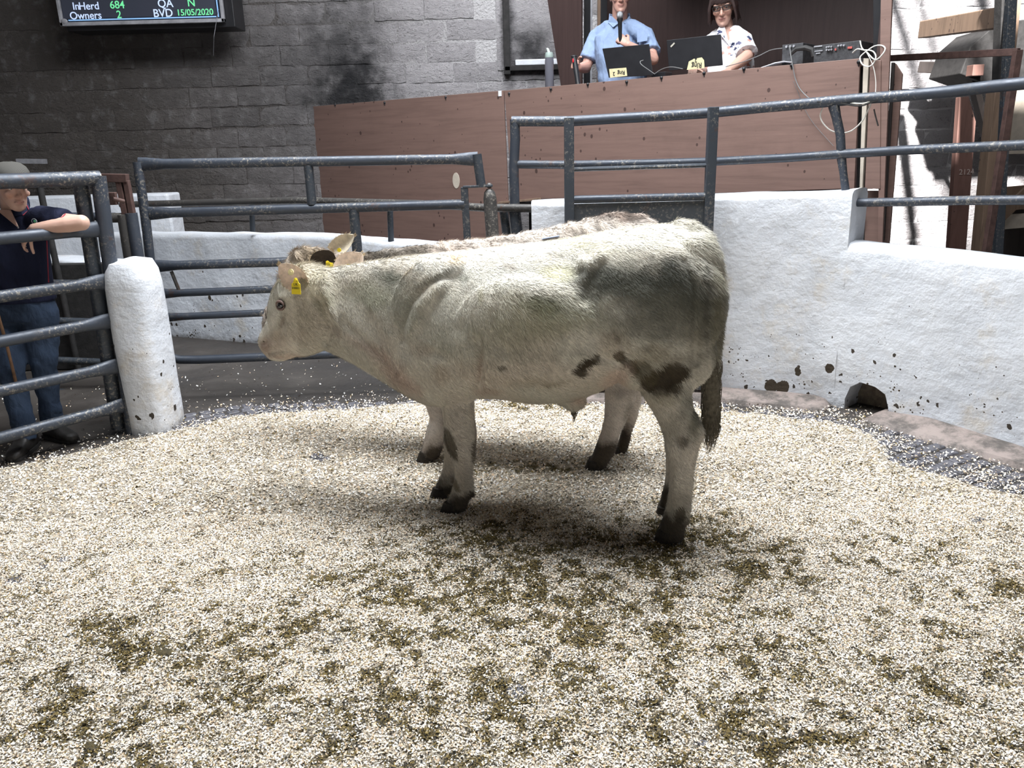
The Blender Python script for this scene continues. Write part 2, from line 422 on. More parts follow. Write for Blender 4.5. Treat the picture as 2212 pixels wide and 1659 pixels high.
# rafters crossing the opening: their shadows stripe the wall
for k, (f, w, sh) in enumerate(((.40, .09, .0), (.52, .05, .0), (.80, .12, .0))):
    A = oq[0].lerp(oq[1], f - sh); B = oq[3].lerp(oq[2], f + .0)
    mid = (oq[0] + oq[2]) / 2; A2 = V((A.x + .5, A.y - .3, CZ - .06)); B2 = V((A.x + .5, B.y + .3, CZ - .06)); mb = MB(); mb.beam(A2, B2, w, .14); mb.build('rafter', M['timber_dark'], ceil)

# ---- ring walls (rounded whitewashed masonry)
def wallpath(name, pts, t, mat, parent=None, z0=0.0, jit=.006, step=.06, outward=None, endcap=True, rnd=.05, kind=None):
    """pts: (x, y, ztop) along the ring-side face; thickness t to the left of the walking direction"""
    P = [V(p) for p in pts]; out = []
    for a, b in zip(P[:-1], P[1:]):
        n = max(1, int((b - a).length / step)); out += [a.lerp(b, i / n) for i in range(n)]
    out.append(P[-1]); rings = []
    for i, p in enumerate(out):
        d = out[min(i + 1, len(out) - 1)] - out[max(i - 1, 0)]; d.z = 0; d.normalize(); nrm = V((-d.y, d.x, 0))
        zt = p.z; prof = []
        for k in range(9): prof.append((0, z0 + (zt - rnd - z0) * k / 8))
        for k in range(1, 4): a = math.pi / 2 * k / 4; prof.append((rnd - rnd * math.cos(a), zt - rnd + rnd * math.sin(a)))
        prof += [(rnd, zt), (t * .5, zt + .004), (t - rnd, zt), (t, zt - rnd), (t, z0)]
        sh = 0 if not endcap else 0
        ring = []
        for (u, z) in prof:
            q = V((p.x, p.y, 0)) + nrm * u; q.z = z
            nn = mnoise.noise(q * 3.1) * jit * 2 + mnoise.noise(q * 9) * jit
            q = q - nrm * nn * (1 if u < t / 2 else 0); q.z += mnoise.noise(V((q.x * 4, q.y * 4, 3))) * jit * (1.2 if z > z0 + .2 else 0)
            ring.append(q)
        rings.append(ring)
    mb = MB(); mb.loft(rings, True); o = mb.build(name, mat, parent, smooth=True)
    if kind: o['kind'] = kind
    return o
def base(px, py): p = onZ(px, py, 0); return p
RB = [base(1556, 854), base(1660, 861), base(1759, 871), base(1822, 883), base(1918, 905), base(2000, 926), base(2077, 947), base(2212, 985)]
last = RB[-1]; dirr = (RB[-1] - RB[-2]).normalized()
RB2 = RB + [last + V((.42, -.75, 0)), last + V((.62, -1.6, 0))]
# tall block: from left end (1145) to 1812
tl = onY(1148, 470, RB[0].y + .12); tallpts = []
p0 = V((tl.x, RB[0].y + .10, 0)); pR = RB[3]
def onfaceZ(px, py, a, b):
    d = (b - a); nrm = V((-d.y, d.x, 0)).normalized(); return onP(px, py, a, nrm)
ZT0 = onfaceZ(1160, 436, p0, RB[0]).z; ZT1 = onfaceZ(1556, 423, p0, RB[0]).z; ZT2 = onfaceZ(1795, 411, RB[2], RB[3]).z
tall = [(p0.x, p0.y, ZT0)] + [(RB[0].x - .35, RB[0].y + .03, (ZT0 + ZT1) / 2)] + [(q.x, q.y, ZT1 + (ZT2 - ZT1) * k / 3) for k, q in enumerate(RB[:3])]
e = RB[2].lerp(RB[3], .62); tall.append((e.x, e.y, ZT2)); ENDT = V((e.x, e.y, 0))
wt = wallpath('wall_ring_tall', tall, .26, M['white'], kind='structure', rnd=.035, jit=.009)
ZL0 = onfaceZ(1830, 528, RB[2], RB[4]).z; ZL1 = onfaceZ(2200, 566, RB[6], RB[7]).z
lk_ = ENDT + (RB[2] - RB[3]).normalized() * .04
low = [(lk_.x, lk_.y, ZL0 + .01)] + [(q.x, q.y, ZL0 + (ZL1 - ZL0) * (k / 4)) for k, q in enumerate(RB[3:8])] + [(q.x, q.y, ZL1) for q in RB2[8:]]
wlow = wallpath('wall_ring_right', low, .24, M['white'], kind='structure', rnd=.05)
# drain hole cut through the right-hand wall
hc = onfaceZ(1872, 868, RB[3], RB[4]); dd = (RB[4] - RB[3]).normalized(); nn = V((-dd.y, dd.x, 0))
sgn = 1 if nn.dot(V((0, 1, 0))) > 0 else -1; nn = nn * sgn
hole = []
for (px, py) in ((1822, 893), (1824, 862), (1836, 836), (1858, 826), (1890, 836), (1912, 852), (1919, 880), (1918, 915), (1870, 925), (1822, 910)):
    q = onfaceZ(px, py, RB[3], RB[4]); hole.append(q)
mb = MB(); mb.prism([q - nn * .1 for q in hole], nn * .8); cut = mb.build('cutter', M['dark'])
for w in (wlow, wt):
    bo = w.modifiers.new('b', 'BOOLEAN'); bo.operation = 'DIFFERENCE'; bo.object = cut; bo.solver = 'EXACT'
    dg = bpy.context.evaluated_depsgraph_get(); dg.update(); nm = bpy.data.meshes.new_from_object(w.evaluated_get(dg)); w.modifiers.clear(); w.data = nm
bpy.data.objects.remove(cut)
M['rubble'] = plain('brown_rubble', (.16, .13, .10), .95, 0, .4, 25, .8)
mb = MB(); q = sum(hole, V()) / len(hole)
mb.box(q + nn * .17 + V((.07, 0, -.02)), (.36, .08, .44), (dd, nn, V((0, 0, 1)))); mb.build('drain_stone', M['rubble'], wlow)
# kerb strip at the foot of the ring wall
M['kerb'] = (lambda n: (n.col(n.mix(n.step(n.noise(5, 6, .75), .38, .62), (.25, .205, .185), (.075, .065, .058))), n.bump(n.noise(20, 4), .5, .01), n.m)[-1])(N('pinkish_kerb_concrete', .7))
kp = [V((q.x, q.y, 0)) for q in RB2]; rings = []
kp = [V((p0.x, p0.y, 0))] + kp
for i, p in enumerate(kp):
    d = (kp[min(i + 1, len(kp) - 1)] - kp[max(i - 1, 0)]).normalized(); nr = V((d.y, -d.x, 0))
    if nr.y > 0: nr = -nr
    rings.append([p - nr * .05 + V((0, 0, -.05)), p - nr * .05 + V((0, 0, .055)), p + nr * .02 + V((0, 0, .055)), p + nr * .12 + V((0, 0, .045)), p + nr * .18 + V((0, 0, .028)), p + nr * .23 + V((0, 0, -.05))])
def low_end(r, k): return [V((q.x, q.y, q.z if q.z < 0 else q.z * k)) for q in r]
def mid_r(a, b, t): return [q.lerp(w, t) for q, w in zip(a, b)]
kr1 = rings[:4] + [low_end(mid_r(rings[3], rings[4], .35), .75), low_end(mid_r(rings[3], rings[4], .6), .1)]
kr2 = [low_end(mid_r(rings[4], rings[5], .65), .1), low_end(mid_r(rings[4], rings[5], .85), .8)] + rings[5:]
for r_ in (kr1, kr2):
    for ring in r_:
        for q in ring:
            if q.z > 0: q.z *= 1 + .5 * mnoise.noise(q * 4)
mb = MB(); mb.loft(kr1, True); tag(mb.build('trim_1', M['kerb'], smooth=True), kind='structure')
mb = MB(); mb.loft(kr2, True); tag(mb.build('trim_2', M['kerb'], smooth=True), kind='structure')

# ---- left rear low wall (passage side) and the wall behind the young man
lp = [onZ(352, 725), onZ(561, 742)]; dv = (lp[1] - lp[0])
pA = lp[0] - dv * .55; pB = V((onY(680, 500, 6.3).x, 6.35, 0)); pB = onP(680, 640, lp[0], V((-dv.y, dv.x, 0)).normalized()); pB.z = 0
pC = V((onY(960, 520, 5.75).x, 5.75, 0)); pD = V((p0.x - .12, 5.42, 0))
def ztop(px, py, p): return onP(px, py, p, V((0, 1, 0))).z
lw = [(pA.x, pA.y, .93), (lp[0].x, lp[0].y, ztop(345, 505, lp[0])), (pB.x, pB.y, ztop(680, 508, pB)), (pC.x, pC.y, ztop(950, 532, pC)), (pD.x, pD.y, ztop(1100, 540, pD))]
wallpath('wall_passage', lw, .26, M['white'], kind='structure', rnd=.04, jit=.008)
# whitewashed lower part of wall behind the man
wy = 7.9
a = onY(95, 425, wy); b = onY(330, 425, wy)
mb = MB(); mb.box(((a.x + b.x) / 2 - .6, wy + .15, a.z / 2), (b.x - a.x + 1.5, .3, a.z)); tag(mb.build('wall_left_rear', M['white_clean'], bevel=.02), kind='structure')
a = onY(100, 560, 6.6); b = onY(262, 575, 6.2)
wallpath('wall_left_ledge', [(a.x - 1.3, 6.7, a.z), (a.x, 6.6, a.z), (b.x, 6.2, b.z)], .3, M['white'], kind='structure', rnd=.03)
_r = onY(268, 700, 6.1).x; mb = MB(); mb.box((_r - 1.5, 6.1, .42), (3.0, .12, .82)); tag(mb.build('wall_left_dark', M['dark']), kind='structure')

# ---- white pillar at the end of the wall
pc = onZ(326, 935); pw = .135
pz = onY(290, 562, pc.y).z
pil = thing('concrete_pillar', (pc.x, pc.y + .12, 0), 'whitewashed rounded concrete pillar between the open ring gates', 'pillar')
rings = []
pcx = onY(322, 935, pc.y).x
for k in range(19):
    t = k / 18
    z = pz * t if t < .8 else pz * (.8 + .2 * math.sin((t - .8) / .2 * math.pi / 2))
    w = pw if t < .8 else pw * math.sqrt(max(.02, 1 - ((t - .8) / .2) ** 2.2))
    w *= (1.0 - .12 * (1 - t) * 0); ring = []
    for j in range(24):
        a = 2 * math.pi * j / 24; ca, sa = math.cos(a), math.sin(a)
        ex = 2 / 3.2
        x = w * math.copysign(abs(ca) ** ex, ca); y = .17 * (w / pw) ** .5 * math.copysign(abs(sa) ** ex, sa)
        q = V((pcx + x - .0 * t, pc.y + .12 + y, z)); q += V((1, 0, 0)) * mnoise.noise(q * 3) * .008 + V((0, -1, 0)) * mnoise.noise(q * 3 + V((3, 3, 3))) * .008
        ring.append(q)
    rings.append(ring)
mb = MB(); mb.loft(rings); mb.build('pillar_shaft', M['white'], pil, smooth=True)
# ================================================================ STEELWORK
def rail(parent, pts, r, mat, name='rail', flat=None, n=12):
    """tube; flat=(i,...) indexes of ends squashed like hammered tube"""
    r *= 1.14
    pts = [V(p) for p in pts]; rs = [r] * len(pts)
    if flat:
        out = []; rr = []
        L = len(pts) - 1
        if 0 in flat:
            d = (pts[1] - pts[0]); l = d.length; d.normalize()
            out += [pts[0], pts[0] + d * min(.05, l * .2), pts[0] + d * min(.16, l * .4)]; rr += [(r * 1.38, r * .45), (r * 1.32, r * .5), (r, r)]
        else: out.append(pts[0]); rr.append((r, r))
        for p in pts[1:-1]: out.append(p); rr.append((r, r))
        if L in flat:
            d = (pts[-2] - pts[-1]); l = d.length; d.normalize()
            out += [pts[-1] + d * min(.16, l * .4), pts[-1] + d * min(.05, l * .2), pts[-1]]; rr += [(r, r), (r * 1.32, r * .5), (r * 1.38, r * .45)]
        else: out.append(pts[-1]); rr.append((r, r))
        pts, rs = out, rr
    mb = MB(); mb.tube(pts, rs, n); return mb.build(name, mat, parent, smooth=True)

# ---- near left gate (man leans on it)
gpR = onZ(288, 935); gpL = onZ(0, 1030); gpL = V((onY(0, 945, 4.02).x, 4.02, 0)); gd = (gpR - gpL).normalized(); gn = V((-gd.y, gd.x, 0))
def G(px, py): return onP(px, py, gpR, gn)
gate = thing('ring_gate', (gpR.x, gpR.y, 0), 'dark blue-grey tubular steel gate at far left that the young man leans on', 'gate')
def ext(a, b, k): return a + (a - b) * k
def grail(l, r_, name='rail', rad=.029, flat=(1,)):
    a, b = G(*l), G(*r_); a = ext(a, b, .7); return rail(gate, [a, b], rad, M['steel'], name, flat)
grail((0, 392), (215, 384), rad=.034, flat=None)
for l, r_ in (((0, 515), (222, 494)), ((0, 641), (232, 607)), ((0, 738), (243, 692)), ((0, 845), (256, 790)), ((0, 946), (272, 874))): grail(l, r_)
rail(gate, [G(212, 380), G(288, 938)], .036, M['steel'], 'post')
rail(gate, [G(184, 396) + gn * .07, G(266, 930) + gn * .07], .036, M['steel_dark'], 'post')
mb = MB(); h = G(286, 800); mb.box(h + gd * .02 - gn * .02, (.035, .05, .10)); mb.box(h + gd * .05, (.05, .03, .05)); mb.build('hinge', M['rust'], gate, bevel=.004)
mb = MB(); h = G(232, 430); mb.box(h + gd * .035 + gn * .02, (.05, .03, .07)); mb.tube([h + gd * .03, h + gd * .09 - V((0, 0, .02))], .013, 8); mb.build('latch', M['rust'], gate, bevel=.003)

# ---- rusty box-section frame and posts behind it
fr = thing('rusty_frame', onZ(288, 880), 'rusty brown box-section steel frame behind the left gate post', 'frame')
fy = 5.0
def Fp(px, py, y=fy): return onY(px, py, y)
mb = MB(); mb.beam(Fp(215, 384), Fp(276, 385), .05, .05); mb.build('top_bar', M['rust'], fr, bevel=.003)
mb = MB(); mb.beam(Fp(257, 390), Fp(272, 464), .035, .04, V((0, 1, 0))); mb.build('upright', M['rust'], fr, bevel=.003)
mb = MB(); mb.beam(Fp(273, 390), Fp(286, 462), .032, .04, V((0, 1, 0))); mb.build('upright', M['rust'], fr, bevel=.003)
_a, _b = Fp(266, 464), Fp(282, 566); _d = _b - _a; rail(fr, [_a, _b, _a + _d * (_a.z / -_d.z)], .032, M['steel_dirty'], 'post')
_a, _b = Fp(283, 460), Fp(301, 575); _d = _b - _a; rail(fr, [_a, _b, _a + _d * (_a.z / -_d.z)], .032, M['steel'], 'post')
rail(fr, [Fp(225, 471), Fp(280, 470)], .026, M['steel_dirty'], 'rail')
rl = thing('rear_pen_rails', Fp(180, 900, 5.6), 'dark pipe rails low behind the young man at far left', 'rails')
for a_, b_ in (((60, 467), (250, 468)), ((100, 612), (262, 614)), ((110, 693), (262, 697)), ((115, 778), (262, 784)), ((120, 846), (262, 862))):
    rail(rl, [Fp(*a_, 5.5), Fp(*b_, 5.5)], .024, M['steel_dark'])
_a = Fp(82, 385, 6.0); rail(rl, [_a, V((_a.x + .03, 6.0, 0))], .02, M['dark'], 'post')
mb = MB(); mb.beam(Fp(40, 348, 8.8), Fp(97, 349, 8.8), .10, .05); tag(mb.build('wall_shelf', M['frame_grey'], bevel=.004), 'short grey wooden ledge on the dark wall above the flat cap', 'shelf')

# ---- swinging gate in the middle
gy = 5.13
mg = thing('swing_gate', (onY(300, 740, gy).x, gy, 0), 'long grey tubular swing gate with curved bottom corner behind the steers', 'gate')
def Q(px, py, y=gy): return onY(px, py, y)
rail(mg, [Q(297, 350), Q(314, 470), Q(328, 590), Q(341, 690), Q(346, 735), Q(352, 757), Q(366, 771), Q(388, 777), Q(430, 777), Q(600, 770), Q(800, 762), Q(1040, 752)], .026, M['steel'], 'frame')
for l, r_, fl_, rad in (((300, 355), (1032, 343), (1,), .027), ((318, 461), (1003, 441), (0,), .027), ((330, 575), (1040, 552), (0,), .026), ((338, 635), (1040, 606), (0,), .022), ((344, 686), (1040, 655), (0,), .021)):
    rail(mg, [Q(*l), Q(*r_)], rad, M['steel'], 'rail', fl_ if l[0] != 300 else (0, 1))
rail(mg, [Q(1030, 333), Q(1040, 404)], .026, M['steel_dark'], 'end_post')
rail(mg, [Q(666, 357), Q(674, 442)], .026, M['steel_dark'], 'upright')
rail(mg, [Q(764, 452), Q(772, 545)], (.029), M['steel_dark'], 'upright')
mb = MB(); mb.beam(Q(1000, 404), Q(1064, 401), .05, .014); mb.build('hinge_strap', M['steel_dark'], mg, bevel=.003)
mb = MB(); mb.beam(Q(1003, 404), Q(1012, 560), .045, .045, V((0, 1, 0))); mb.build('hinge_arm', M['steel_dark'], mg, bevel=.004)
mb = MB(); mb.tube([Q(370, 586), Q(391, 638)], .012, 8); mb.build('drop_bolt', M['steel_dirty'], mg, smooth=True)
# hinge post
hp = thing('hinge_post', (onY(1062, 700, gy).x, gy, 0), 'thick capped steel hinge post at the end of the swing gate', 'post')
t_ = Q(1057, 408); b_ = V((t_.x + .05, gy, 0))
mb = MB(); d_ = (t_ - b_); mb.tube([b_, b_ + d_ * .955, b_ + d_ * .985, t_], [.042, .042, .034, .018], 16); mb.ell(t_ + V((0, 0, .02)), .02, .02, .018); mb.build('post_tube', M['steel_dirty'], hp, smooth=True)

# ---- rail on the passage wall behind
br = thing('passage_rail', onY(300, 440, 6.6), 'long dark pipe rail standing on the low wall behind the swing gate', 'rail')
pts_ = [onY(262, 443, 7.2), onY(300, 441, 7.1), onY(640, 433, 6.5), onY(900, 440, 5.9), onY(1050, 449, 5.5), onY(1160, 450, 5.35)]
rail(br, pts_, .024, M['steel_dirty'])
for (px, y0_, y1_, yy) in ((543, 437, 500, 6.75), (842, 440, 530, 6.1)):
    rail(br, [onY(px, y0_, yy), onY(px + 3, y1_, yy)], .020, M['steel_dark'], 'stanchion')
for (px, y0_, y1_, yy, rr) in ((1088, 455, 520, 5.5, .026), (1112, 455, 530, 5.45, .034)):
    rail(br, [onY(px, y0_, yy), onY(px + 8, y1_, yy)], rr, M['steel_dark'], 'stanchion')

# ---- ring rails over the whitewashed wall
rr_ = thing('ring_rails', (RB[0].x, RB[0].y, 0), 'three dark tubular rails fixed above the whitewashed ring wall on the right', 'rails')
wn = .10
def onwall(px, py):
    """point on the vertical sheet that follows the middle of the ring wall"""
    best = None; path = [V((tl.x - .3, RB[0].y + .12, 0))] + [V((q.x, q.y, 0)) for q in RB2]
    for a_, b_ in zip(path[:-1], path[1:]):
        d = b_ - a_; n_ = V((-d.y, d.x, 0)).normalized()
        q = onP(px, py, a_ + n_ * wn, n_); s_ = (V((q.x, q.y, 0)) - a_).dot(d) / d.length_squared
        if -.02 <= s_ <= 1.02: return q
        if best is None or abs(s_ - .5) < best[0]: best = (abs(s_ - .5), q)
    return best[1]
def wr_(pts, r, name='rail', mat=None, extend=True, smooth_=1):
    q = [onwall(*p) for p in pts]
    if extend:
        d = (q[-1] - q[-2]); q.append(q[-1] + d * .8)
    return rail(rr_, q, r, mat or M['steel'], name)
wr_([(1105, 262), (1230, 262), (1330, 256), (1440, 250), (1541, 243), (1640, 233), (1740, 224), (1850, 214), (1960, 206), (2060, 197), (2140, 187), (2212, 180)], .027)
wr_([(1118, 355), (1230, 356), (1400, 353), (1541, 349), (1700, 341), (1830, 332), (1960, 324), (2080, 319), (2150, 316), (2212, 313)], .0225)
wr_([(1822, 438), (1960, 436), (2080, 433), (2212, 432)], .0215)
wr_([(1112, 258), (1113, 300), (1110, 360), (1112, 440)], .027, 'upright', extend=False)
q0, q1, q2, q3 = onwall(1801, 228), onwall(1815, 290), onwall(1818, 345), onwall(1830, 438)
mb = MB(); mb.tube([q0, q0.lerp(q1, .4), q1, q2, q2.lerp(q3, .3), q3], [(.040, .030), (.03, .026), (.026, .026), (.026, .026), (.022, .022), (.026, .024)], 12); mb.build('upright', M['steel'], rr_, smooth=True)
for (px, py) in ((2020, 208), (1980, 326)):
    pass
# ---- sheeted gate folded against the wall
sgo = -.07
def onsheet(px, py):
    a_ = p0; b_ = V((RB[0].x, RB[0].y, 0)); d = b_ - a_; n_ = V((-d.y, d.x, 0)).normalized()
    return onP(px, py, a_ - n_ * .085, n_)
sg = thing('sheeted_gate', onsheet(1390, 800), 'dark steel half-sheeted gate standing flat against the whitewashed wall', 'gate')
sg.location.z = 0; PINV[sg.name] = Matrix.Translation(-sg.location)
S = onsheet
tL, tR = S(1229, 254), S(1541, 231)
for q, wd in ((tL, .058), (tR, .058)):
    mb = MB(); mb.beam(q, V((q.x, q.y, .07)), wd, .05, V((0, 1, 0))); mb.build('post', M['steel_dark'], sg, bevel=.004)
a_, b_ = S(1240, 431), S(1532, 424); mb = MB(); mb.tube([a_, b_], .024, 12); mb.build('mid_rail', M['steel'], sg, smooth=True)
a_, b_ = S(1240, 366), S(1530, 357); mb = MB(); mb.tube([a_, b_], .013, 8); mb.build('thin_rail', M['steel_dark'], sg, smooth=True)
a_ = S(1229, 440); b_ = S(1541, 432)
mb = MB(); mb.box(V(((a_.x + b_.x) / 2, (a_.y + b_.y) / 2, (a_.z + .12) / 2)), ((b_ - a_).length, .008, a_.z - .12), ((b_ - a_).normalized(), V((0, 0, 1)).cross((b_ - a_).normalized()), V((0, 0, 1))))
M['sheet'] = m_steel('gate_sheet', (.048, .055, .064), .35, .5)
mb.build('sheet_panel', M['sheet'], sg)
mb = MB(); mb.tube([V((tL.x, tL.y, .10)), V((tR.x, tR.y, .10))], .024, 10); mb.build('bottom_rail', M['steel_dark'], sg, smooth=True)

# ================================================================ AUCTIONEER'S BOOTH
ZD = 2.10
dA, dM, dB = onZ(662, 231, ZD), onZ(1088, 195, ZD), onZ(1866, 122, ZD)
bd = V((dB.x - dM.x, dB.y - dM.y, 0)).normalized(); bn = V((-bd.y, bd.x, 0))   # bn points away from ring
if bn.y < 0: bn = -bn
booth = thing('auction_booth', (dM.x, dM.y, 0), 'raised plywood-fronted auctioneer booth with dark panelled back', 'booth')
def Bp(px, py, off=0.0): return onP(px, py, dM + bn * off, bn)
ax_ = (bd, bn, V((0, 0, 1)))
def panel(quad_px, name, mat, off=0, th=.018, bevel=.002, parent=None):
    q = [Bp(*p, off) for p in quad_px]; mb = MB(); mb.prism(q, bn * th); return mb.build(name, mat, parent or booth, bevel=bevel)
pl1 = panel([(1089, 196), (1858, 126), (1845, 407), (1107, 432)], 'front_panel', M['ply'])
dl = V((dM.x - dA.x, dM.y - dA.y, 0)).normalized(); nl = V((-dl.y, dl.x, 0)); nl = nl if nl.y > 0 else -nl
def Lp(px, py, off=0.0): return onP(px, py, dM + nl * off, nl)
mb = MB(); q = [Lp(663, 231), Lp(1087, 195.5), Lp(1098, 470), Lp(1100, 560), Lp(679, 560)]; mb.prism(q, nl * .018); pl2 = mb.build('front_panel', M['ply'], booth, bevel=.002)
for i, (px, py) in enumerate(((724, 226), (831, 222), (963, 210), (1100, 202), (1190, 192), (1270, 182), (1354, 177), (1429, 168), (1521, 158), (1607, 149), (1710, 141), (1855, 134))):
    p = (Lp if px < 1089 else Bp)(px, py); mb = MB(); mb.ell(p, .013, .013, .013, n=10, m=6); mb.ell(p - V((0, .004, .016)), .005, .004, .012, n=6, m=4); mb.build('screw_head', M['black'], booth, smooth=True)
mb = MB(); p = Lp(985, 390, -.004); mb.tube([p, p + nl * .006], [(.075 * 1.0, .046)] * 2, 20); o = mb.build('vent_plate', M['cream_paint'], booth); o['label'] = 'pale oval plate screwed to the panel'
mb = MB(); mb.box(Lp(1080, 202, -.004), (.036, .004, .046), (dl, nl, V((0, 0, 1)))); o = mb.build('paper_label', plain('white_paper', (.62, .62, .64), .6), booth); o['label'] = 'small white square label'
# desk top behind front board, floor, back, roof
dk = 1.9
L0 = dM - bd * .02; L1 = dB + bd * .35
def bbox(s0, s1, o0, o1, z0, z1, name, mat, bevel=.003):
    mb = MB(); c = dM + bd * ((s0 + s1) / 2) + bn * ((o0 + o1) / 2); c.z = (z0 + z1) / 2
    mb.box(c, (s1 - s0, o1 - o0, z1 - z0), ax_); return mb.build(name, mat, booth, bevel=bevel)
LEN = (V((dB.x, dB.y, 0)) - V((dM.x, dM.y, 0))).length
def slim(px, off): return (Bp(px, 150, off) - dM).dot(bd)
def slab(x0, x1, o0, o1, z0, z1, name, mat):
    c = []
    for o_, a_, b_ in ((o0, x0[0], x1[0]), (o1, x0[1], x1[1])):
        c.append((dM + bd * a_ + bn * o_, dM + bd * b_ + bn * o_))
    q = [c[0][0], c[0][1], c[1][1], c[1][0]]; mb = MB(); mb.prism([V((p.x, p.y, z0)) for p in q], (0, 0, z1 - z0)); return mb.build(name, mat, booth, bevel=.002)
BD = 1.45; e0, e1 = slim(1898, .03), slim(1898, BD)
slab((.55, .75), (e0, slim(1898, .55)), .018, .55, ZD - .055, ZD - .03, 'desk_top', M['ply'])
slab((.02, .1), (e0, e1), .018, BD, 1.05, 1.12, 'booth_floor', M['timber_dark'])
slab((slim(1390, BD - .05), slim(1390, BD)), (slim(1890, BD - .05), slim(1890, BD)), BD - .05, BD, 1.1, 3.6, 'back_panel', M['ply_dark'])
slab((.75, .75), (e0, e1), .0, BD, 3.55, 3.60, 'shade_roof_panel', M['ply_dark'])  # unseen roof added to keep the booth interior dark
slab((e0 - .03, e1 - .03), (e0, e1), .05, BD, 1.1, 3.56, 'end_panel', M['ply_dark'])
a_ = Bp(1308, 150, .9); slab((slim(1308, BD - .02), slim(1308, BD)), (slim(1396, BD - .02), slim(1396, BD)), BD - .02, BD + .02, 1.1, 3.6, 'back_panel', M['ply_dark'])
# slanted board on the left of the opening
q = [Bp(1176, -40, .82), Bp(1256, -40, .82), Bp(1256, 215, .82), Bp(1216, 215, .82)]
mb = MB(); mb.prism(q, bn * .02); mb.build('side_board', M['ply_dark'], booth, bevel=.002)
for (px, w_, off, mat) in ((1268, .06, 1.00, 'black'), (1277, .018, .97, 'frame_grey'), (1293, .03, 1.1, 'timber'), (1303, .06, 1.12, 'black')):
    a_ = Bp(px, 150, off); mb = MB(); mb.beam(V((a_.x, a_.y, ZD - .2)), V((a_.x, a_.y, 3.55)), w_, w_, V((0, 1, 0))); mb.build('window_post', M[mat], booth, bevel=.003)
# right end posts and boards
def strip(x0, x1, y0, y1, name, mat, off=0.0, th=.02, xb0=None, xb1=None):
    return panel([(x0, y0), (x1, y0), (xb1 if xb1 is not None else x1, y1), (xb0 if xb0 is not None else x0, y1)], name, mat, off, th)
strip(1886, 1905, -60, 160, 'dark_post', M['black'], .06, .05)
strip(1865, 1877, 126, 425, 'edge_strip', M['cream_paint'], -.004, .03, 1856, 1862)
strip(1880, 1903, 130, 408, 'end_board', M['ply'], -.006, .02, 1868, 1901)
strip(1903, 1929, -60, 530, 'corner_board', M['ply'], .0, .02, 1896, 1906)
strip(1862, 1900, 412, 530, 'end_board', M['ply'], .05, .02, 1849, 1898)
strip(1812, 1860, 405, 530, 'end_board', M['timber_red'], .10, .02, 1815, 1848)
strip(1858, 1880, 126, 530, 'gap_shade_strip', M['dark'], .05, .01, 1846, 1868)  # black strip standing in for the shade inside the gap
q = [Bp(1934, 137, .12), Bp(1949, 160, .12), Bp(1920, 530, .12), Bp(1907, 530, .12), Bp(1929, 150, .12)]
mb = MB(); mb.prism(q, bn * .02); mb.build('outer_board', M['ply'], booth, bevel=.002)
strip(1925, 1932, 135, 520, 'hinge_edge', M['timber_dark'], .08, .02, 1904, 1909)
# batten under the booth, and a black panel standing in for shade there
mb = MB(); mb.beam(Bp(1080, 438, -.02), Bp(1165, 430, -.02), .06, .02); mb.build('bottom_batten', M['timber'], booth, bevel=.003)
slab((.05, .05), (e0, e0), .25, .35, 0, 1.05, 'under_shade_panel', M['dark'])

# ================================================================ TIMBER STRUCTURE AT THE RIGHT
def post(name, px0, py0, px1, py1, y, w, d, mat, label, cat='post', sub=None):
    a_, b_ = onY(px0, py0, y), onY(px1, py1, y)
    mb = MB(); mb.beam(a_, b_, w, d, V((0, 1, 0)))
    return tag(mb.build(name, M[mat], bevel=.006), label, cat)
yA = 7.6
def plank_to_floor(name, top, bot, y, w, d, mat, label, cat, cut=0):
    a_, b_ = onY(*top, y), onY(*bot, y); dirn = (b_ - a_); b_ = a_ + dirn * (a_.z / (a_.z - b_.z)); X = dirn.normalized(); s_ = V((0, 1, 0)).cross(X)
    mb = MB(); h = w / 2
    mb.prism([a_ - s_ * h + X * cut, a_ + s_ * (h * .0), a_ + s_ * h, b_ + s_ * h, b_ - s_ * h] if cut else [a_ - s_ * h, a_ + s_ * h, b_ + s_ * h, b_ - s_ * h], (0, d, 0))
    return tag(mb.build(name, M[mat], bevel=.005), label, cat)
plank_to_floor('timber_prop', (2093, 208), (2070, 524), 7.4, .16, .07, 'timber_red', 'red-brown upright prop with a pointed top against the sunlit wall', 'post', cut=.22)
plank_to_floor('timber_post', (2172, 195), (2138, 528), 6.2, .155, .12, 'timber', 'thick weathered brown timber post right of the pointed prop', 'post')
plank_to_floor('steel_post', (2192, -60), (2160, 530), 5.9, .062, .05, 'steel_dark', 'dark steel post in front of the thick timber post at far right', 'post')
mb = MB(); mb.beam(onY(2176, -80, 6.5), onY(2166, 190, 6.5), .12, .1, V((0, 1, 0))); tag(mb.build('blackened_post', M['dark'], bevel=.006), 'black charred upright at the top right corner', 'post')
mb = MB(); mb.beam(onY(2200, -60, 6.3), onY(2176, 160, 6.3), .05, .07, V((0, 1, 0))); tag(mb.build('timber_batten', M['timber'], bevel=.004), 'pale batten beside the black charred upright', 'batten')
mb = MB(); mb.beam(onY(1996, 64, 8.3), onY(2166, 38, 6.6), .10, .155); tag(mb.build('timber_beam', M['timber'], bevel=.008), 'pale brown sloping timber beam reaching the black upright', 'beam')
mb = MB(); mb.beam(onY(1998, 145, 8.9), onY(2100, 150, 8.4), .2, .11); tag(mb.build('timber_stub', M['timber_dark'], bevel=.006), 'dark timber stub sticking from the sunlit wall below the beam', 'beam')
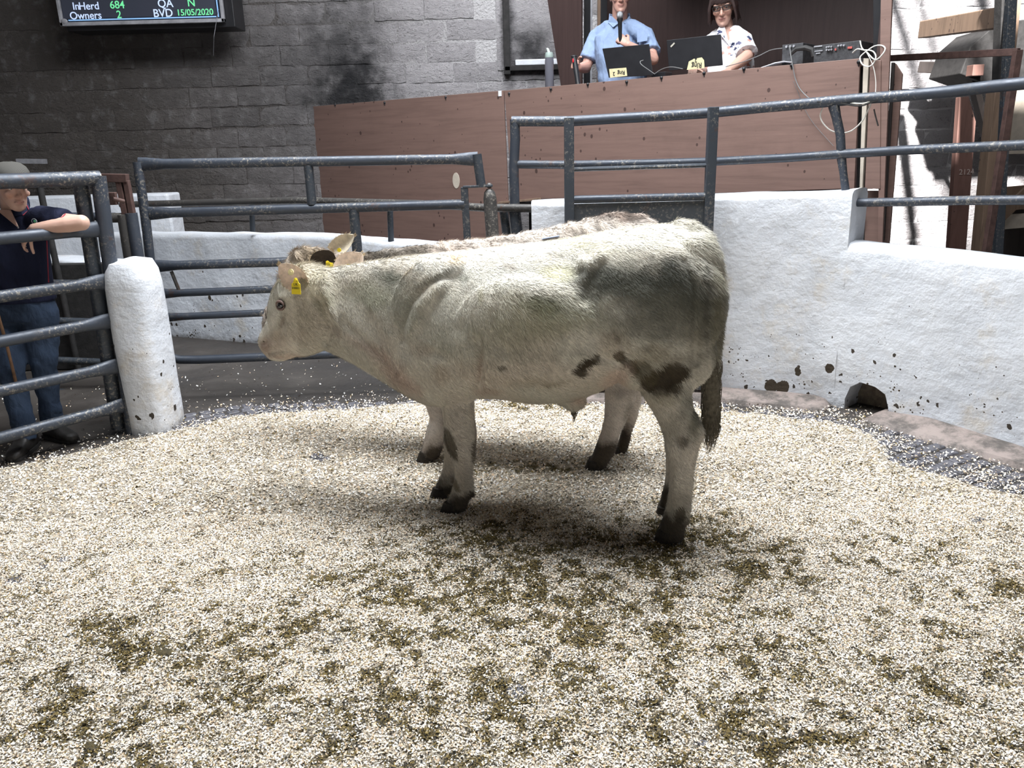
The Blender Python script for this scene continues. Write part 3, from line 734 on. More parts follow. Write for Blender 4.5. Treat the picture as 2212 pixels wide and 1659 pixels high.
mb = MB(); mb.prism([onY(*q, 8.1) for q in ((2074, 160), (2096, 100), (2140, 62), (2200, 44), (2340, 20), (2340, 176), (2120, 176))], (0, .6, 0)); tag(mb.build('dark_backdrop', M['dark'], bevel=.01), 'black sheet standing in for deep shadow behind the charred upright at top right', 'beam')  # added dark backdrop in place of deep shadow
mb = MB(); mb.beam(onY(2096, 155, 8.2), onY(2135, 310, 8.4), .06, .10, V((0, 1, 0))); tag(mb.build('timber_brace', M['timber_dark'], bevel=.005), 'thin dark diagonal brace behind the pointed prop', 'brace')
mb = MB(); mb.beam(onY(2094, 153, 8.05), onY(2118, 152, 8.05), .12, .1); tag(mb.build('timber_block', M['timber_red'], bevel=.005), 'small red-brown timber block under the dark backdrop', 'block')
mb = MB(); mb.beam(onY(1922, 126, 6.4), onY(2200, 112, 5.4), .03, .045); mb.beam(onY(2199, 108, 5.4), V((onY(2199, 108, 5.4).x - .02, 5.4, 0)), .045, .045, V((0, 1, 0))); tag(mb.build('angle_iron_rail', M['rust'], bevel=.003), 'thin brown angle-iron rail running from the booth corner to the right', 'rail')
# things glimpsed past the post: boarding and stair string
mb = MB(); 
for k, (py, hh) in enumerate(((262, .55), (360, .3))): pass
bo = thing('boarded_partition', onY(2190, 400, 6.7), 'pale boarded partition with a diagonal plank at the far right edge', 'partition')
mb = MB(); a_, b_ = onY(2178, 190, 6.9), onY(2300, 330, 6.9); mb.box(((a_.x + b_.x) / 2, 6.9, (a_.z + b_.z) / 2), (b_.x - a_.x, .02, a_.z - b_.z)); mb.build('pale_sheet', M['cream_paint'], bo, bevel=.002)
mb = MB(); mb.beam(onY(2160, 470, 6.7), onY(2260, 375, 6.7), .03, .09, V((0, 0, 1))); mb.build('diagonal_plank', M['timber'], bo, bevel=.003)
mb = MB(); mb.beam(onY(2165, 480, 6.75), onY(2290, 470, 6.75), .03, .12); mb.build('cross_plank', M['cream_paint'], bo, bevel=.003)
mb = MB(); mb.beam(onY(2165, 430, 6.85), onY(2290, 420, 6.85), .03, .2); mb.build('cross_plank', M['timber'], bo, bevel=.003)
mb = MB(); a_ = onY(2165, 500, 7.0); mb.box((a_.x + .7, 7.0, a_.z - .2), (1.5, .02, .9)); mb.build('lower_sheet', M['timber_dark'], bo)
# chalk writing on the prop
def text(name, body, loc, ax, size, mat, parent=None, ext=.0008, align='CENTER', bold=0):
    cu = bpy.data.curves.new(name, 'FONT'); cu.body = body; cu.size = size; cu.extrude = ext; cu.align_x = align; cu.align_y = 'CENTER'; cu.offset = bold
    t = bpy.data.objects.new('tmp', cu); COL.objects.link(t)
    dg = bpy.context.evaluated_depsgraph_get(); dg.update(); me = bpy.data.meshes.new_from_object(t.evaluated_get(dg)); bpy.data.objects.remove(t)
    me.materials.clear(); me.materials.append(mat)
    X, Y, Z = [V(a).normalized() for a in ax]; loc = V(loc)
    me.transform(Matrix(((X.x, Y.x, Z.x, loc.x), (X.y, Y.y, Z.y, loc.y), (X.z, Y.z, Z.z, loc.z), (0, 0, 0, 1))))
    return link(name, me, parent)
prop = bpy.data.objects['timber_prop']
M['chalk'] = plain('chalk', (.42, .34, .31), .9)
text('chalk_mark', '2124', onY(2088, 372, 7.395), ((1, 0, 0), (-.06, 0, 1), (0, -1, 0)), .07, M['chalk'], prop)

# ================================================================ SCOREBOARD
sy = 8.75
def Sb(px, py, y=sy): return onY(px, py, y)
x0_, x1_ = Sb(133, 55).x, Sb(487, 48).x; zb = Sb(310, 53).z
W_ = x1_ - x0_; H_ = .95; tl_ = math.radians(0)
sb = thing('display_board', ((x0_ + x1_) / 2, sy, zb), 'dark framed livestock information screen hung high on the left wall', 'display')
xc = (x0_ + x1_) / 2; sl = (Sb(470, 48).z - Sb(140, 55).z) * 0
mb = MB(); mb.box((xc + .06, sy + .2, zb + H_ / 2 - .04), (W_ + .05, .34, H_)); mb.build('casing', M['black'], sb, bevel=.006)
M['screen_glass'] = plain('screen_face', (.022, .026, .042), .25)
mb = MB(); mb.box((xc, sy + .01, zb + H_ / 2), (W_ - .04, .02, H_ - .02)); mb.build('screen', M['screen_glass'], sb)
for nm, c_, s_ in (('frame_bar', (xc, sy - .01, zb + .018), (W_, .045, .036)), ('frame_bar', (xc, sy - .01, zb + H_), (W_, .045, .036)), ('frame_bar', (x0_ + .015, sy - .01, zb + H_ / 2), (.03, .045, H_)), ('frame_bar', (x1_ - .015, sy - .01, zb + H_ / 2), (.03, .045, H_))):
    mb = MB(); mb.box(c_, s_); mb.build(nm, M['frame_grey'], sb, bevel=.004)
def glow(name, c, e):
    n = N(name, .5); n.col(c); n.b.inputs['Emission Color'].default_value = (*c, 1); n.b.inputs['Emission Strength'].default_value = e; return n.m
M['t_white'] = glow('screen_white', (.42, .50, .68), .75); M['t_green'] = glow('screen_green', (.12, .52, .24), .8); M['t_blue'] = glow('screen_blue', (.16, .30, .50), .9)
M['panel_lit'] = glow('screen_panel', (.03, .034, .05), .12)
mb = MB(); mb.box((xc - .02, sy - .004, zb + .5), (W_ * .93, .004, .86)); mb.build('lit_area', M['panel_lit'], sb)
a2 = ((1, 0, 0), (0, 0, 1), (0, -1, 0)); up2 = .012
for body, px, py, k, s_ in (('In', 164, 14, 't_white', .096), ('Herd', 192, 13.5, 't_white', .098), ('684', 253, 11, 't_green', .10), ('QA', 357, 8, 't_white', .105), ('N', 413, 6, 't_green', .105), ('Owners', 185, 34, 't_white', .098), ('2', 257, 32, 't_green', .10), ('BVD', 352, 29, 't_white', .105), ('15/05/2020', 421, 27, 't_green', .082)):
    text('lettering', body, Sb(px, py, sy - .012), a2, s_, M[k], sb, bold=.0010)
mb = MB(); mb.box((xc - .02 + .02, sy - .01, zb + .055), (W_ * .90, .004, .012)); mb.box((x1_ - .06, sy - .01, zb + .5), (.012, .004, .9)); mb.build('screen_border', M['t_blue'], sb)
mb = MB(); mb.ell((x0_ + .05, sy - .03, zb + .045), .035, .01, .025); mb.build('clip', M['frame_grey'], sb, smooth=True)
mb = MB(); mb.tube([Sb(472, 20, sy - .06), Sb(466, 55, sy - .05), Sb(462, 80, sy - .05), Sb(461, 120, sy + .1)], .0022, 5); tag(mb.build('hanging_string', M['frame_grey']), 'thin pale string hanging below the information screen', 'string')
# ================================================================ SAWDUST RING BED
edge_px = [(-700, 1090), (-200, 1040), (0, 1012), (170, 978), (290, 948), (360, 925), (480, 902), (600, 890), (760, 882), (900, 868), (1050, 864), (1200, 868), (1400, 872), (1560, 884), (1760, 902), (1850, 926), (1960, 972), (2070, 1018), (2212, 1070), (2500, 1190)]
poly = [onZ(*p) for p in edge_px]; poly = [(p.x, p.y) for p in poly] + [(3.6, .4), (-3.6, .4)]
def sdist(x, y):
    x = np.asarray(x); y = np.asarray(y); dmin = np.full(x.shape, 1e9); ins = np.zeros(x.shape, bool); n = len(poly)
    for i in range(n):
        ax, ay = poly[i]; bx, by = poly[(i + 1) % n]; dx, dy = bx - ax, by - ay
        t = np.clip(((x - ax) * dx + (y - ay) * dy) / (dx * dx + dy * dy), 0, 1)
        dmin = np.minimum(dmin, np.hypot(x - ax - t * dx, y - ay - t * dy))
        c = ((ay > y) != (by > y)); with_ = (bx - ax) * (y - ay) / ((by - ay) if by != ay else 1e-9) + ax
        ins ^= (c & (x < with_))
    return np.where(ins, dmin, -dmin)
thin_spots = [(2060, 1000, 90, 26, .62), (2150, 1035, 80, 22, .6), (1960, 985, 60, 22, .5), (30, 1255, 26, 9, .9), (88, 1228, 20, 8, .9), (130, 1212, 22, 7, .8), (725, 1385, 24, 14, .8), (1100, 1355, 22, 14, .7),
              (600, 925, 220, 14, .35), (690, 990, 60, 8, .5), (1110, 955, 50, 10, .5), (2110, 1130, 40, 16, .6), (1120, 1495, 28, 22, .7), (1500, 1610, 60, 22, .6), (1980, 1130, 20, 8, .5), (470, 1490, 25, 14, .5), (1640, 1640, 40, 16, .6), (690, 1590, 30, 14, .5), (2180, 1300, 30, 14, .4), (1560, 1570, 34, 14, .5), (820, 965, 40, 7, .5), (1030, 925, 110, 9, .35)]
def cover(x, y):
    d = sdist(x, y); px, py = to_px(np.stack([x, y, np.zeros_like(x)], -1))
    c = 1 / (1 + np.exp(-(d - .02) / .07))
    for (a, b, ra, rb, k) in thin_spots:
        c = c - k * np.exp(-(((px - a) / ra) ** 2 + ((py - b) / rb) ** 2))
    c = c - .30 * np.clip(fbm(x, y, 1.1, 3) - .55, 0, 1) - .55 * np.clip(fbm(x + 9, y, 5.0, 3) - .60, 0, 1)
    return np.clip(c, 0, 1)
dung_spots = [(1250, 1300, 420, 120, .55), (340, 1405, 150, 34, .75), (600, 1470, 500, 130, .20), (1480, 1165, 110, 40, .75), (1100, 1165, 150, 40, .35), (820, 1290, 70, 30, .5), (640, 1350, 130, 30, .45), (1250, 1385, 60, 24, .8), (1170, 880, 90, 12, .8), (1030, 1170, 60, 22, .7),
              (1120, 1015, 120, 10, .5), (1900, 1200, 200, 50, .18), (1650, 1250, 80, 25, .5), (2190, 1270, 60, 24, .6), (100, 1600, 130, 30, .5), (180, 1560, 150, 40, .3), (1700, 1600, 250, 60, .25), (1050, 1480, 180, 50, .3), (2100, 1450, 180, 60, .2), (1000, 1320, 50, 20, .6), (230, 1360, 60, 20, .5), (1590, 1395, 60, 30, .4), (920, 1560, 200, 60, .25)]
def dung(x, y):
    px, py = to_px(np.stack([x, y, np.zeros_like(x)], -1)); D = .10 + .20 * np.clip((py - 1120) / 500, 0, 1)
    for (a, b, ra, rb, k) in dung_spots: D = D + k * np.exp(-(((px - a) / ra) ** 2 + ((py - b) / rb) ** 2))
    n1 = fbm(x * 1.0, y * 1.0, 15.0, 4); n2 = fbm(x + 5, y, 42.0, 3)
    return np.clip(D * (.40 + 1.5 * np.clip((n1 - .42) * 3.4, 0, 1.3)) * (.35 + 1.5 * np.clip((n2 - .38) * 3.2, 0, 1)), 0, .85)
CREAM = np.array((.87, .77, .63)); WHITE = np.array((.92, .90, .86)); TAN = np.array((.74, .56, .38)); OLIVE = np.array((.17, .125, .045)); DARK = np.array((.035, .032, .026))
def bedz(x, y, c): return -.022 + .034 * np.clip(c * 1.6, 0, 1) + .012 * (fbm(x, y, 14, 3) - .5) + .016 * (fbm(x + 3, y, 3, 2) - .5) * c
gx, gy_ = np.meshgrid(np.arange(-3.9, 3.9, .022), np.arange(.75, 6.1, .022)); nx_, ny_ = gx.shape[1], gx.shape[0]
X_ = gx.ravel(); Y_ = gy_.ravel(); c_ = cover(X_, Y_); z_ = bedz(X_, Y_, c_)
bed = grid_mesh('sawdust_bed', np.stack([X_, Y_, z_], 1), nx_, ny_, [], None)
D_ = dung(X_, Y_)[:, None]; tint = fbm(X_, Y_, 2.2, 3)[:, None]
colr = (CREAM * (.80 + .3 * tint)) * (1 - np.clip(D_ * 1.2, 0, 1)) + OLIVE * np.clip(D_ * 1.2, 0, 1)
set_col(bed.data, colr)
def m_bed():
    n = N('sawdust', .95, 0, .2); a = n.attr(); f = n.noise(170, 5, .8); g = n.voro(150, out='Color')
    gr = n.ramp(n.sep(g)[0], [(0, .5), (.5, .85), (1, 1.15)])
    c = n.mix(1.0, a, gr, 'MULTIPLY'); c = n.mix(n.math('MULTIPLY', n.step(f, .50, .62), .55), c, (.13, .09, .045))
    n.col(c); n.bump(f, 1.0, .012); return n.m
bed.data.materials.append(m_bed()); tag(bed, 'pale sawdust and shavings bedding covering the ring floor, trodden with dung', 'sawdust', kind='stuff')
def flakes(name, n, xr, yr, size, label):
    x = rng.uniform(*xr, n); y = yr[0] + (yr[1] - yr[0]) * rng.random(n) ** 1.0
    c = cover(x, y); px, py = to_px(np.stack([x, y, np.zeros_like(x)], -1))
    keep = (px > -320) & (px < 2620) & (py < 1860) & (rng.random(n) < np.where(sdist(x, y) > .03, .26 + .74 * np.clip(c * 1.25 - .15, 0, 1), .012 + np.where(x > .6, .95, .45) * np.exp(-np.maximum(0, -sdist(x, y)) / np.where(x > .6, .20, .12)) * np.clip(fbm(x, y, 4, 3) * 2.6 - .55, .1, 1) ))
    x, y, c = x[keep], y[keep], c[keep]; n = len(x)
    z = np.maximum(bedz(x, y, c), np.where((c < .62) & (sdist(x, y) > -.26) & (x > -2.2), .0112, .0015)) + rng.uniform(.0, .006, n)
    L = rng.uniform(.5, 1.35, n) * size; W = L * rng.uniform(.25, .75, n); th = rng.uniform(0, 2 * np.pi, n)
    tx = rng.normal(0, .42, n); ty = rng.normal(0, .42, n)
    u = np.stack([np.cos(th), np.sin(th), tx], 1) * (L / 2)[:, None]; w = np.stack([-np.sin(th), np.cos(th), ty], 1) * (W / 2)[:, None]
    P = np.stack([x, y, z + .0008], 1); bend = np.zeros((n, 3)); bend[:, 2] = L * rng.uniform(-.05, .22, n)
    vs = np.stack([P - u - w, P + u * .9 - w * .8 + bend, P + u + w, P - u * .85 + w + bend], 1).reshape(-1, 3)
    vs[:, 2] = np.maximum(vs[:, 2], .0008)
    D = dung(x, y); r = rng.random(n); t2 = fbm(x, y, 2.2, 3)
    col = np.where((r < .30)[:, None], WHITE, np.where((r < .30 + .18 + .25 * np.clip(t2 - .4, 0, 1))[:, None], TAN, CREAM)) * rng.uniform(.78, 1.08, n)[:, None]
    dk = rng.random(n) < D * 1.05
    ol = np.where((rng.random(n) < .35)[:, None], DARK, OLIVE) * rng.uniform(.6, 1.5, n)[:, None]
    col = np.where(dk[:, None], ol, np.minimum(col, .9))
    me = bpy.data.meshes.new(name); quads(me, vs, np.arange(4 * n).reshape(-1, 4)); set_col(me, np.repeat(col, 4, 0)); me.materials.append(M['flake'])
    o = link(name, me); return tag(o, label, 'wood shavings', kind='stuff')
nf = N('wood_shaving', .8, 0, .25); nf.col(nf.attr()); M['flake'] = nf.m
flakes('wood_shavings', 520000, (-2.5, 2.9), (1.4, 3.3), .0064, 'fine curled pale wood shavings scattered over the nearer half of the ring')
flakes('wood_shavings', 260000, (-4.4, 4.0), (3.3, 6.3), .0100, 'fine pale wood shavings scattered over the far half of the ring')

# ---- small stone setts showing where the bedding is thin
M['sett'] = plain('grey_sett', (.085, .083, .095), .6, 0, .25, 9, .3)
sm = []
for k in range(6):
    mb = MB(); s_ = .037; r = random.Random(k); mb.box((0, 0, 0), (s_ * 2, s_ * 2 * r.uniform(.85, 1), .03)); me = mb.mesh('sett')
    import bmesh
    bm = bmesh.new(); bm.from_mesh(me); bmesh.ops.bevel(bm, geom=[e for e in bm.edges], offset=.006, segments=1, affect='EDGES'); bm.to_mesh(me); bm.free(); me.materials.append(M['sett']); sm.append(me)
ang = math.radians(28); ca, sa = math.cos(ang), math.sin(ang); rest = MB(); cnt = 0; cand = []
for i in range(-60, 60):
    for j in range(-60, 60):
        u, v = i * .088 + (j % 2) * .02, j * .088; x = u * ca - v * sa + .5; y = u * sa + v * ca + 3.5
        if -3.3 < x < 3.2 and 1.6 < y < 6: cand.append((x, y))
cx_ = np.array(cand); cc = cover(cx_[:, 0], cx_[:, 1]); dd_ = sdist(cx_[:, 0], cx_[:, 1]); pxx, pyy = to_px(np.concatenate([cx_, np.zeros((len(cx_), 1))], 1))
order = np.argsort(cc)
def wallside(x, y):
    # inside the ring: in front of the kerb
    for a_, b_ in zip(RB2[:-1], RB2[1:]):
        if min(a_.x, b_.x) - .01 <= x <= max(a_.x, b_.x) + .01:
            t = (x - a_.x) / ((b_.x - a_.x) or 1); return a_.y + (b_.y - a_.y) * t - y
    return 1 if y < 5.0 else 0
for k in order:
    x, y = cx_[k]
    if cc[k] < .62 and dd_[k] > -.22 and x > -2.2 and wallside(x, y) > .30 and -20 < pxx[k] < 2240 and pyy[k] < 1690:
        z = .0 + .004 * (fbm(x, y, 8, 2) - .5)
        if cnt < 290:
            o = link('sett', sm[cnt % 6], floor); o.matrix_parent_inverse = Matrix(); o.location = (x + random.uniform(-.004, .004), y + random.uniform(-.004, .004), z - .007); o.rotation_euler = (random.uniform(-.05, .05), random.uniform(-.05, .05), ang + random.uniform(-.09, .09)); cnt += 1
# ---- clods of dung
M['dung'] = plain('dung', (.060, .046, .018), .8, 0, .5, 60, .7)
for k, (px, py, s_, lab) in enumerate(((1755, 1375, .028, 'round dark green dung clod lying alone right of the steer'), (1108, 1350, .038, 'dark wet dung clod mixed with shavings below the front hooves'), (1268, 1385, .045, 'largest olive dung clod in the front centre of the ring'),
        (1225, 1372, .032, 'yellowish dung clod just left of the largest clod'), (340, 1412, .055, 'flat blackish dung smear at lower left of the ring'), (1515, 1097, .018, 'small dark dung clod right of the hind hooves'), (200, 1615, .04, 'olive dung clod near the bottom left corner'), (1333, 1462, .02, 'small dark dung clod below the largest clod'))):
    p = onZ(px, py); mb = MB(); r = random.Random(k)
    for j in range(7):
        a = r.uniform(0, 6.28); d = r.uniform(0, s_ * .7); q = V((p.x + d * math.cos(a) * 1.3, p.y + d * math.sin(a), .006)); rr = s_ * r.uniform(.3, .6); mb.ell(q, rr, rr * .9, rr * .55, n=8, m=5)
    me = remeshed(mb, .005, 1); me.materials.append(M['dung']); o = link('dung_clod', me); tag(o, lab, 'dung', 'dung clods in the shavings')
# ================================================================ STEERS
class Frame:
    """vertical plane through the animal's mid-line"""
    def __init__(s, o, a):
        s.o = V(o); s.h = V((-math.cos(a), math.sin(a), 0)); s.n = V((-math.sin(a), -math.cos(a), 0))   # n: lateral, toward the viewer
    def P(s, px, py, v=0.0): return onP(px, py, s.o + s.n * v, s.n)
UP = V((0, 0, 1))
def sring(c, half_up, lat, hw, e=2.3, taper=.16, n=28):
    """ring around centre c; half_up vector to the dorsal side, lat unit vector"""
    out = []
    for k in range(n):
        a = 2 * math.pi * k / n; ca, sa = math.cos(a), math.sin(a)
        x = math.copysign(abs(ca) ** (2 / e), ca); y = math.copysign(abs(sa) ** (2 / e), sa)
        out.append(c + half_up * y + lat * (hw * x * (1 - taper * y)))
    return out
def polydist(px, py, pts):
    d = np.full(px.shape, 1e9)
    for (ax, ay), (bx, by) in zip(pts[:-1], pts[1:]):
        dx, dy = bx - ax, by - ay; t = np.clip(((px - ax) * dx + (py - ay) * dy) / (dx * dx + dy * dy + 1e-9), 0, 1)
        d = np.minimum(d, np.hypot(px - ax - t * dx, py - ay - t * dy))
    return d
def make_steer(name, label, fr, hd, trunk, legs, head, blobs, patches, basecol, tones, ears, eye, tail, voxel, hair_n, hair_len, extra=None, sculpt=(), wool=0):
    loc = fr.o.copy(); loc.z = 0
    root = thing(name, loc, label, 'steer')
    mb = MB()
    rings = []
    for (x, t, b, hw, *r) in trunk:
        T = fr.P(x, t); B = fr.P(x, b); rings.append(sring((T + B) / 2, (T - B) / 2, fr.n, hw, r[0] if r else 2.35, r[1] if len(r) > 1 else .14))
    mb.loft(rings)
    for (x, y, v, ru, rv, rz, tilt) in blobs:
        c = fr.P(x, y, v); ct, st = math.cos(tilt), math.sin(tilt)
        mb.ell(c, ru, rv, rz, (fr.h * ct + UP * st, fr.n, UP * ct - fr.h * st), n=18, m=12)
    for lg in legs:
        v = lg['v']; rings = []; cs = []
        for (y, xl, xr, *q) in lg['st']:
            vv = v + (q[1] if len(q) > 1 else 0); L = fr.P(xl, y, vv); R = fr.P(xr, y, vv); c = (L + R) / 2; w = (L - R).length / 2
            k = q[0] if q else .8; ring = []
            for j in range(18):
                a = 2 * math.pi * j / 18; ring.append(c + fr.h * (w * math.cos(a)) + fr.n * (w * k * math.sin(a)))
            rings.append(ring); cs.append((c, w))
        mb.loft(rings)
    rings = []
    for (dx, dy, ex, ey, hw, *r) in head:
        D = hd.P(dx, dy); E = hd.P(ex, ey); rings.append(sring((D + E) / 2, (D - E) / 2, hd.n, hw, r[0] if r else 2.3, r[1] if len(r) > 1 else -.02))
    mb.loft(rings)
    if extra: extra(mb, fr, hd)
    if tail:
        mb.tube([fr.P(x, y, v) for (x, y, v, r) in tail], [r for (x, y, v, r) in tail], 10)
    me = remeshed(mb, voxel, 5, .5)
    co = coords(me); px, py = to_px(co); side = (co - np.array(fr.o)) @ np.array(fr.n)
    if sculpt:
        nr0 = normals(me); fac = np.clip(((np.array(EYE) - co) * nr0).sum(1) / np.linalg.norm(np.array(EYE) - co, axis=1) * 1.6, 0, 1); dsp = np.zeros(len(co))
        for (pts, w, dep) in sculpt: dsp += dep * np.exp(-(polydist(px, py, pts) / w) ** 2)
        co = co + nr0 * (dsp * fac)[:, None]; me.vertices.foreach_set('co', co.astype(np.float32).ravel()); me.update(); px, py = to_px(co)
    if wool:
        nr0 = normals(me); u0 = (co - np.array(fr.o)) @ np.array(fr.h); s0 = (co - np.array(fr.o)) @ np.array(fr.n)
        wv = fbm(u0 + s0 * .9, co[:, 2] + s0 * 1.3, 26, 2) - .5; co = co + nr0 * (wv * wool * (co[:, 2] > .7))[:, None]; me.vertices.foreach_set('co', co.astype(np.float32).ravel()); me.update(); px, py = to_px(co)
    # coat colour
    nz = mnoise; col = np.tile(np.array(basecol), (len(co), 1))
    u = (co - np.array(fr.o)) @ np.array(fr.h)
    n1 = fbm(u + 3, co[:, 2], 6, 4); n2 = fbm(u + 9, co[:, 2] * 1.0, 22, 3)
    def blend(m, c): 
        nonlocal col
        m = np.clip(m, 0, 1)[:, None]; col = col * (1 - m) + np.array(c) * m
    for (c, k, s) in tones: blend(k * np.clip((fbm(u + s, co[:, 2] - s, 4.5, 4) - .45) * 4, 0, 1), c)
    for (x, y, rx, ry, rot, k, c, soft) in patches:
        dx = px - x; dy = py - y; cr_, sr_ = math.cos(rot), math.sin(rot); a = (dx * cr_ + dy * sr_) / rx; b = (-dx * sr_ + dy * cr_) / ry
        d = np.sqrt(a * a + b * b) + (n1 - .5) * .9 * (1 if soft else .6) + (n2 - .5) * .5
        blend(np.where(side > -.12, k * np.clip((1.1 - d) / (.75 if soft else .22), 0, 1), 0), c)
    for lg in legs:
        yd, strength = lg.get('dark', (9999, 0))
        c0 = fr.P(lg['st'][-1][1], yd, lg['v']); v0 = lg['v']
        m = (np.abs(side - v0) < .12) & (py > yd - 40) & (co[:, 2] < .5)
        uu = ((fr.P((lg['st'][-1][1] + lg['st'][-1][2]) / 2, lg['st'][-1][0], v0) - fr.o).dot(fr.h))
        m &= (np.abs(u - uu) < .22)
        ramp_ = np.clip((py - yd + (n1 - .5) * 90 + (n2 - .5) * 50) / 30, 0, 1) * strength
        blend(np.where(m, ramp_, 0), (.055, .042, .030))
    if wool: col = col * (1 + np.clip(wv * 1.3, -.4, .4) * (co[:, 2] > .7))[:, None]
    mode_cols = col * (0.93 + .14 * n2[:, None]); set_col(me, mode_cols)
    me.materials.append(M['coat']); body = link('body', me, root)
    # short hair as fine slivers lying along the coat
    nr = normals(me); pick = rng.integers(0, len(co), hair_n); vis = ((nr[pick] * (np.array(EYE) - co[pick])).sum(1) > -.25 * np.linalg.norm(np.array(EYE) - co[pick], axis=1)); pick = pick[vis]
    p = co[pick] + rng.normal(0, voxel * .45, (len(pick), 3)); nn_ = nr[pick]
    flow = np.tile(np.array(-fr.h * .75 - UP * .65), (len(pick), 1)) + rng.normal(0, .22, (len(pick), 3)) + .9 * np.stack([fbm(u[pick], co[pick][:, 2], 7, 2) - .5] * 3, 1) * np.array(UP)
    flow = flow - nn_ * (flow * nn_).sum(1)[:, None]; flow /= np.linalg.norm(flow, axis=1)[:, None] + 1e-6
    L = hair_len(u[pick], co[pick], px[pick], py[pick]) * rng.uniform(.6, 1.3, len(pick)); w = np.cross(nn_, flow) * (.0013)
    p = p - nn_ * ((p - co[pick]) * nn_).sum(1)[:, None] - nn_ * .001
    tip = p + flow * L[:, None] + nn_ * (L * rng.uniform(.22, .5, len(pick)))[:, None]
    vs = np.stack([p - w, p + w, tip], 1).reshape(-1, 3); mh = bpy.data.meshes.new('coat_hair'); quads(mh, vs, np.arange(3 * len(pick)).reshape(-1, 3))
    hc = mode_cols[pick] * rng.uniform(.68, 1.28, len(pick))[:, None]; set_col(mh, np.repeat(np.clip(hc, 0, .92), 3, 0)); mh.materials.append(M['hair']); ho = link('coat_hair', mh, root); ho['kind'] = 'stuff'
    # hooves: two claws each
    for lg in legs:
        x0, y0, x1, y1 = lg['hoof']; v = lg['v'] + lg.get('dv', 0); A = fr.P((x0 + x1) / 2, y0, v); 
        g = onZ((x0 + x1) / 2, y1); g = fr.P((x0 + x1) / 2, y1, v); g.z = 0.004
        wv = abs((fr.P(x0, y1, v) - fr.P(x1, y1, v)).length) / 2; hm = MB(); hgt = max(.05, A.z)
        for s_ in (-1, 1):
            rr = []
            for k in range(5):
                t = k / 4; z = g.z + hgt * .9 * t; c = g.lerp(V((A.x, A.y, z)), t * .8); c.z = z; c += fr.n * (s_ * .024) - fr.h * (0.0) + fr.h * (wv * .10 * (1 - t)); ww = wv * (1 - .28 * t)
                rr.append([c + fr.h * (ww * math.cos(2 * math.pi * j / 12) * (1.0 if math.cos(2 * math.pi * j / 12) > 0 else .82)) + fr.n * (.026 * (1 - .1 * t) * math.sin(2 * math.pi * j / 12)) for j in range(12)])
            hm.loft(rr)
        hm.build('hoof', M['hoof'], root, smooth=True)
    # ears
    for (rx, ry, tx, ty, v0, v1, wd, dirx, tilt, dk) in ears:
        A = hd.P(rx, ry, v0); B = hd.P(tx, ty, v1); ax = B - A; Lh = ax.length; ax.normalize()
        face = V(dirx) - ax * V(dirx).dot(ax); face.normalize(); s2 = ax.cross(face).normalized(); em = MB(); K = 9; J = 9; outer = []; inner = []
        for i in range(K):
            t = i / (K - 1); hw = wd * max(.16, math.sin(math.pi * min(1, (t * .84 + .15))) ** .62); row = []; row2 = []
            for j in range(J):
                q = (j / (J - 1) - .5) * 2; cup = (1 - q * q) * hw * .75 * (1 - .5 * t)
                c = A + ax * (Lh * t) + s2 * (hw * q) - face * cup; row.append(c); row2.append(c + face * (.006 if abs(q) < .95 else .001))
            outer.append(row); inner.append(row2)
        vs = [p_ for r_ in outer for p_ in r_] + [p_ for r_ in inner for p_ in r_]; o_ = K * J; fs = []; mi = []
        for i in range(K - 1):
            for j in range(J - 1):
                a = i * J + j; fs.append((a, a + 1, a + J + 1, a + J)); mi.append(0); fs.append((o_ + a, o_ + a + J, o_ + a + J + 1, o_ + a + 1)); mi.append(1)
        rim = [i * J for i in range(K)] + [(K - 1) * J + j for j in range(1, J)] + [i * J + J - 1 for i in range(K - 2, -1, -1)]
        for a, b in zip(rim[:-1], rim[1:]): fs.append((a, o_ + a, o_ + b, b)); mi.append(0)
        em.v = vs; em.f = fs; em.m = mi; eo = em.build('ear', [M[dk[0]], M[dk[1]]], root, smooth=True)
        # ear fringe
        hv = []; hf = []
        for k in range(260):
            i = random.choice(rim); q = V(vs[i]) + ax * random.uniform(-.01, .01); d = (V(vs[i]) - (A + ax * (Lh * .45))).normalized() + V((random.gauss(0, .3), random.gauss(0, .3), random.gauss(0, .3))); d.normalize(); l = random.uniform(.005, .012)
            sd = d.cross(face).normalized() * .0008; b_ = len(hv); hv += [q - sd, q + sd, q + d * l]; hf.append((b_, b_ + 1, b_ + 2))
        em = MB(); em.add(hv, hf); fo = em.build('fringe', M[dk[2]], eo, fix=False); fo['kind'] = 'stuff'
    if eye:
        c = hd.P(*eye); em = MB(); em.ell(c, .021, .017, .019, n=16, m=10); em.build('eye', M['eye'], root, smooth=True)
        em = MB()
        for s_, th in ((1, .0), (-1, .0)):
            pts = [];
            for k in range(9):
                a = math.pi * k / 8; pts.append(c + hd.n * .011 + hd.h * (.026 * math.cos(a)) + UP * (s_ * .019 * math.sin(a)) )
            em.tube(pts, [.002, .004, .0052, .0058, .006, .0058, .0052, .004, .002], 8)
        em.build('eyelid', M['eyelid'], root, smooth=True)
    return root, me
n = N('steer_coat', .85, 0, .15); fv = n.scale(n.scale(n.pos, (1, 1, 1), (0, -.72, 0)), (.16, 1, 1)); st_ = n.noise(150, 4, .7, fv); s2_ = n.noise(60, 3, .6, fv)
n.col(n.mix(1.0, n.attr(), n.ramp(n.mix(.4, st_, s2_), [(.30, .66), (.5, .98), (.72, 1.28)]), 'MULTIPLY')); b_ = n.bump(st_, .5, .006); n.bump(n.mix(.5, s2_, n.noise(9, 4)), .5, .012, b_)
n.b.inputs['Sheen Weight'].default_value = .15; M['coat'] = n.m
n = N('coat_hair', .7, 0, .25); n.col(n.attr()); M['hair'] = n.m
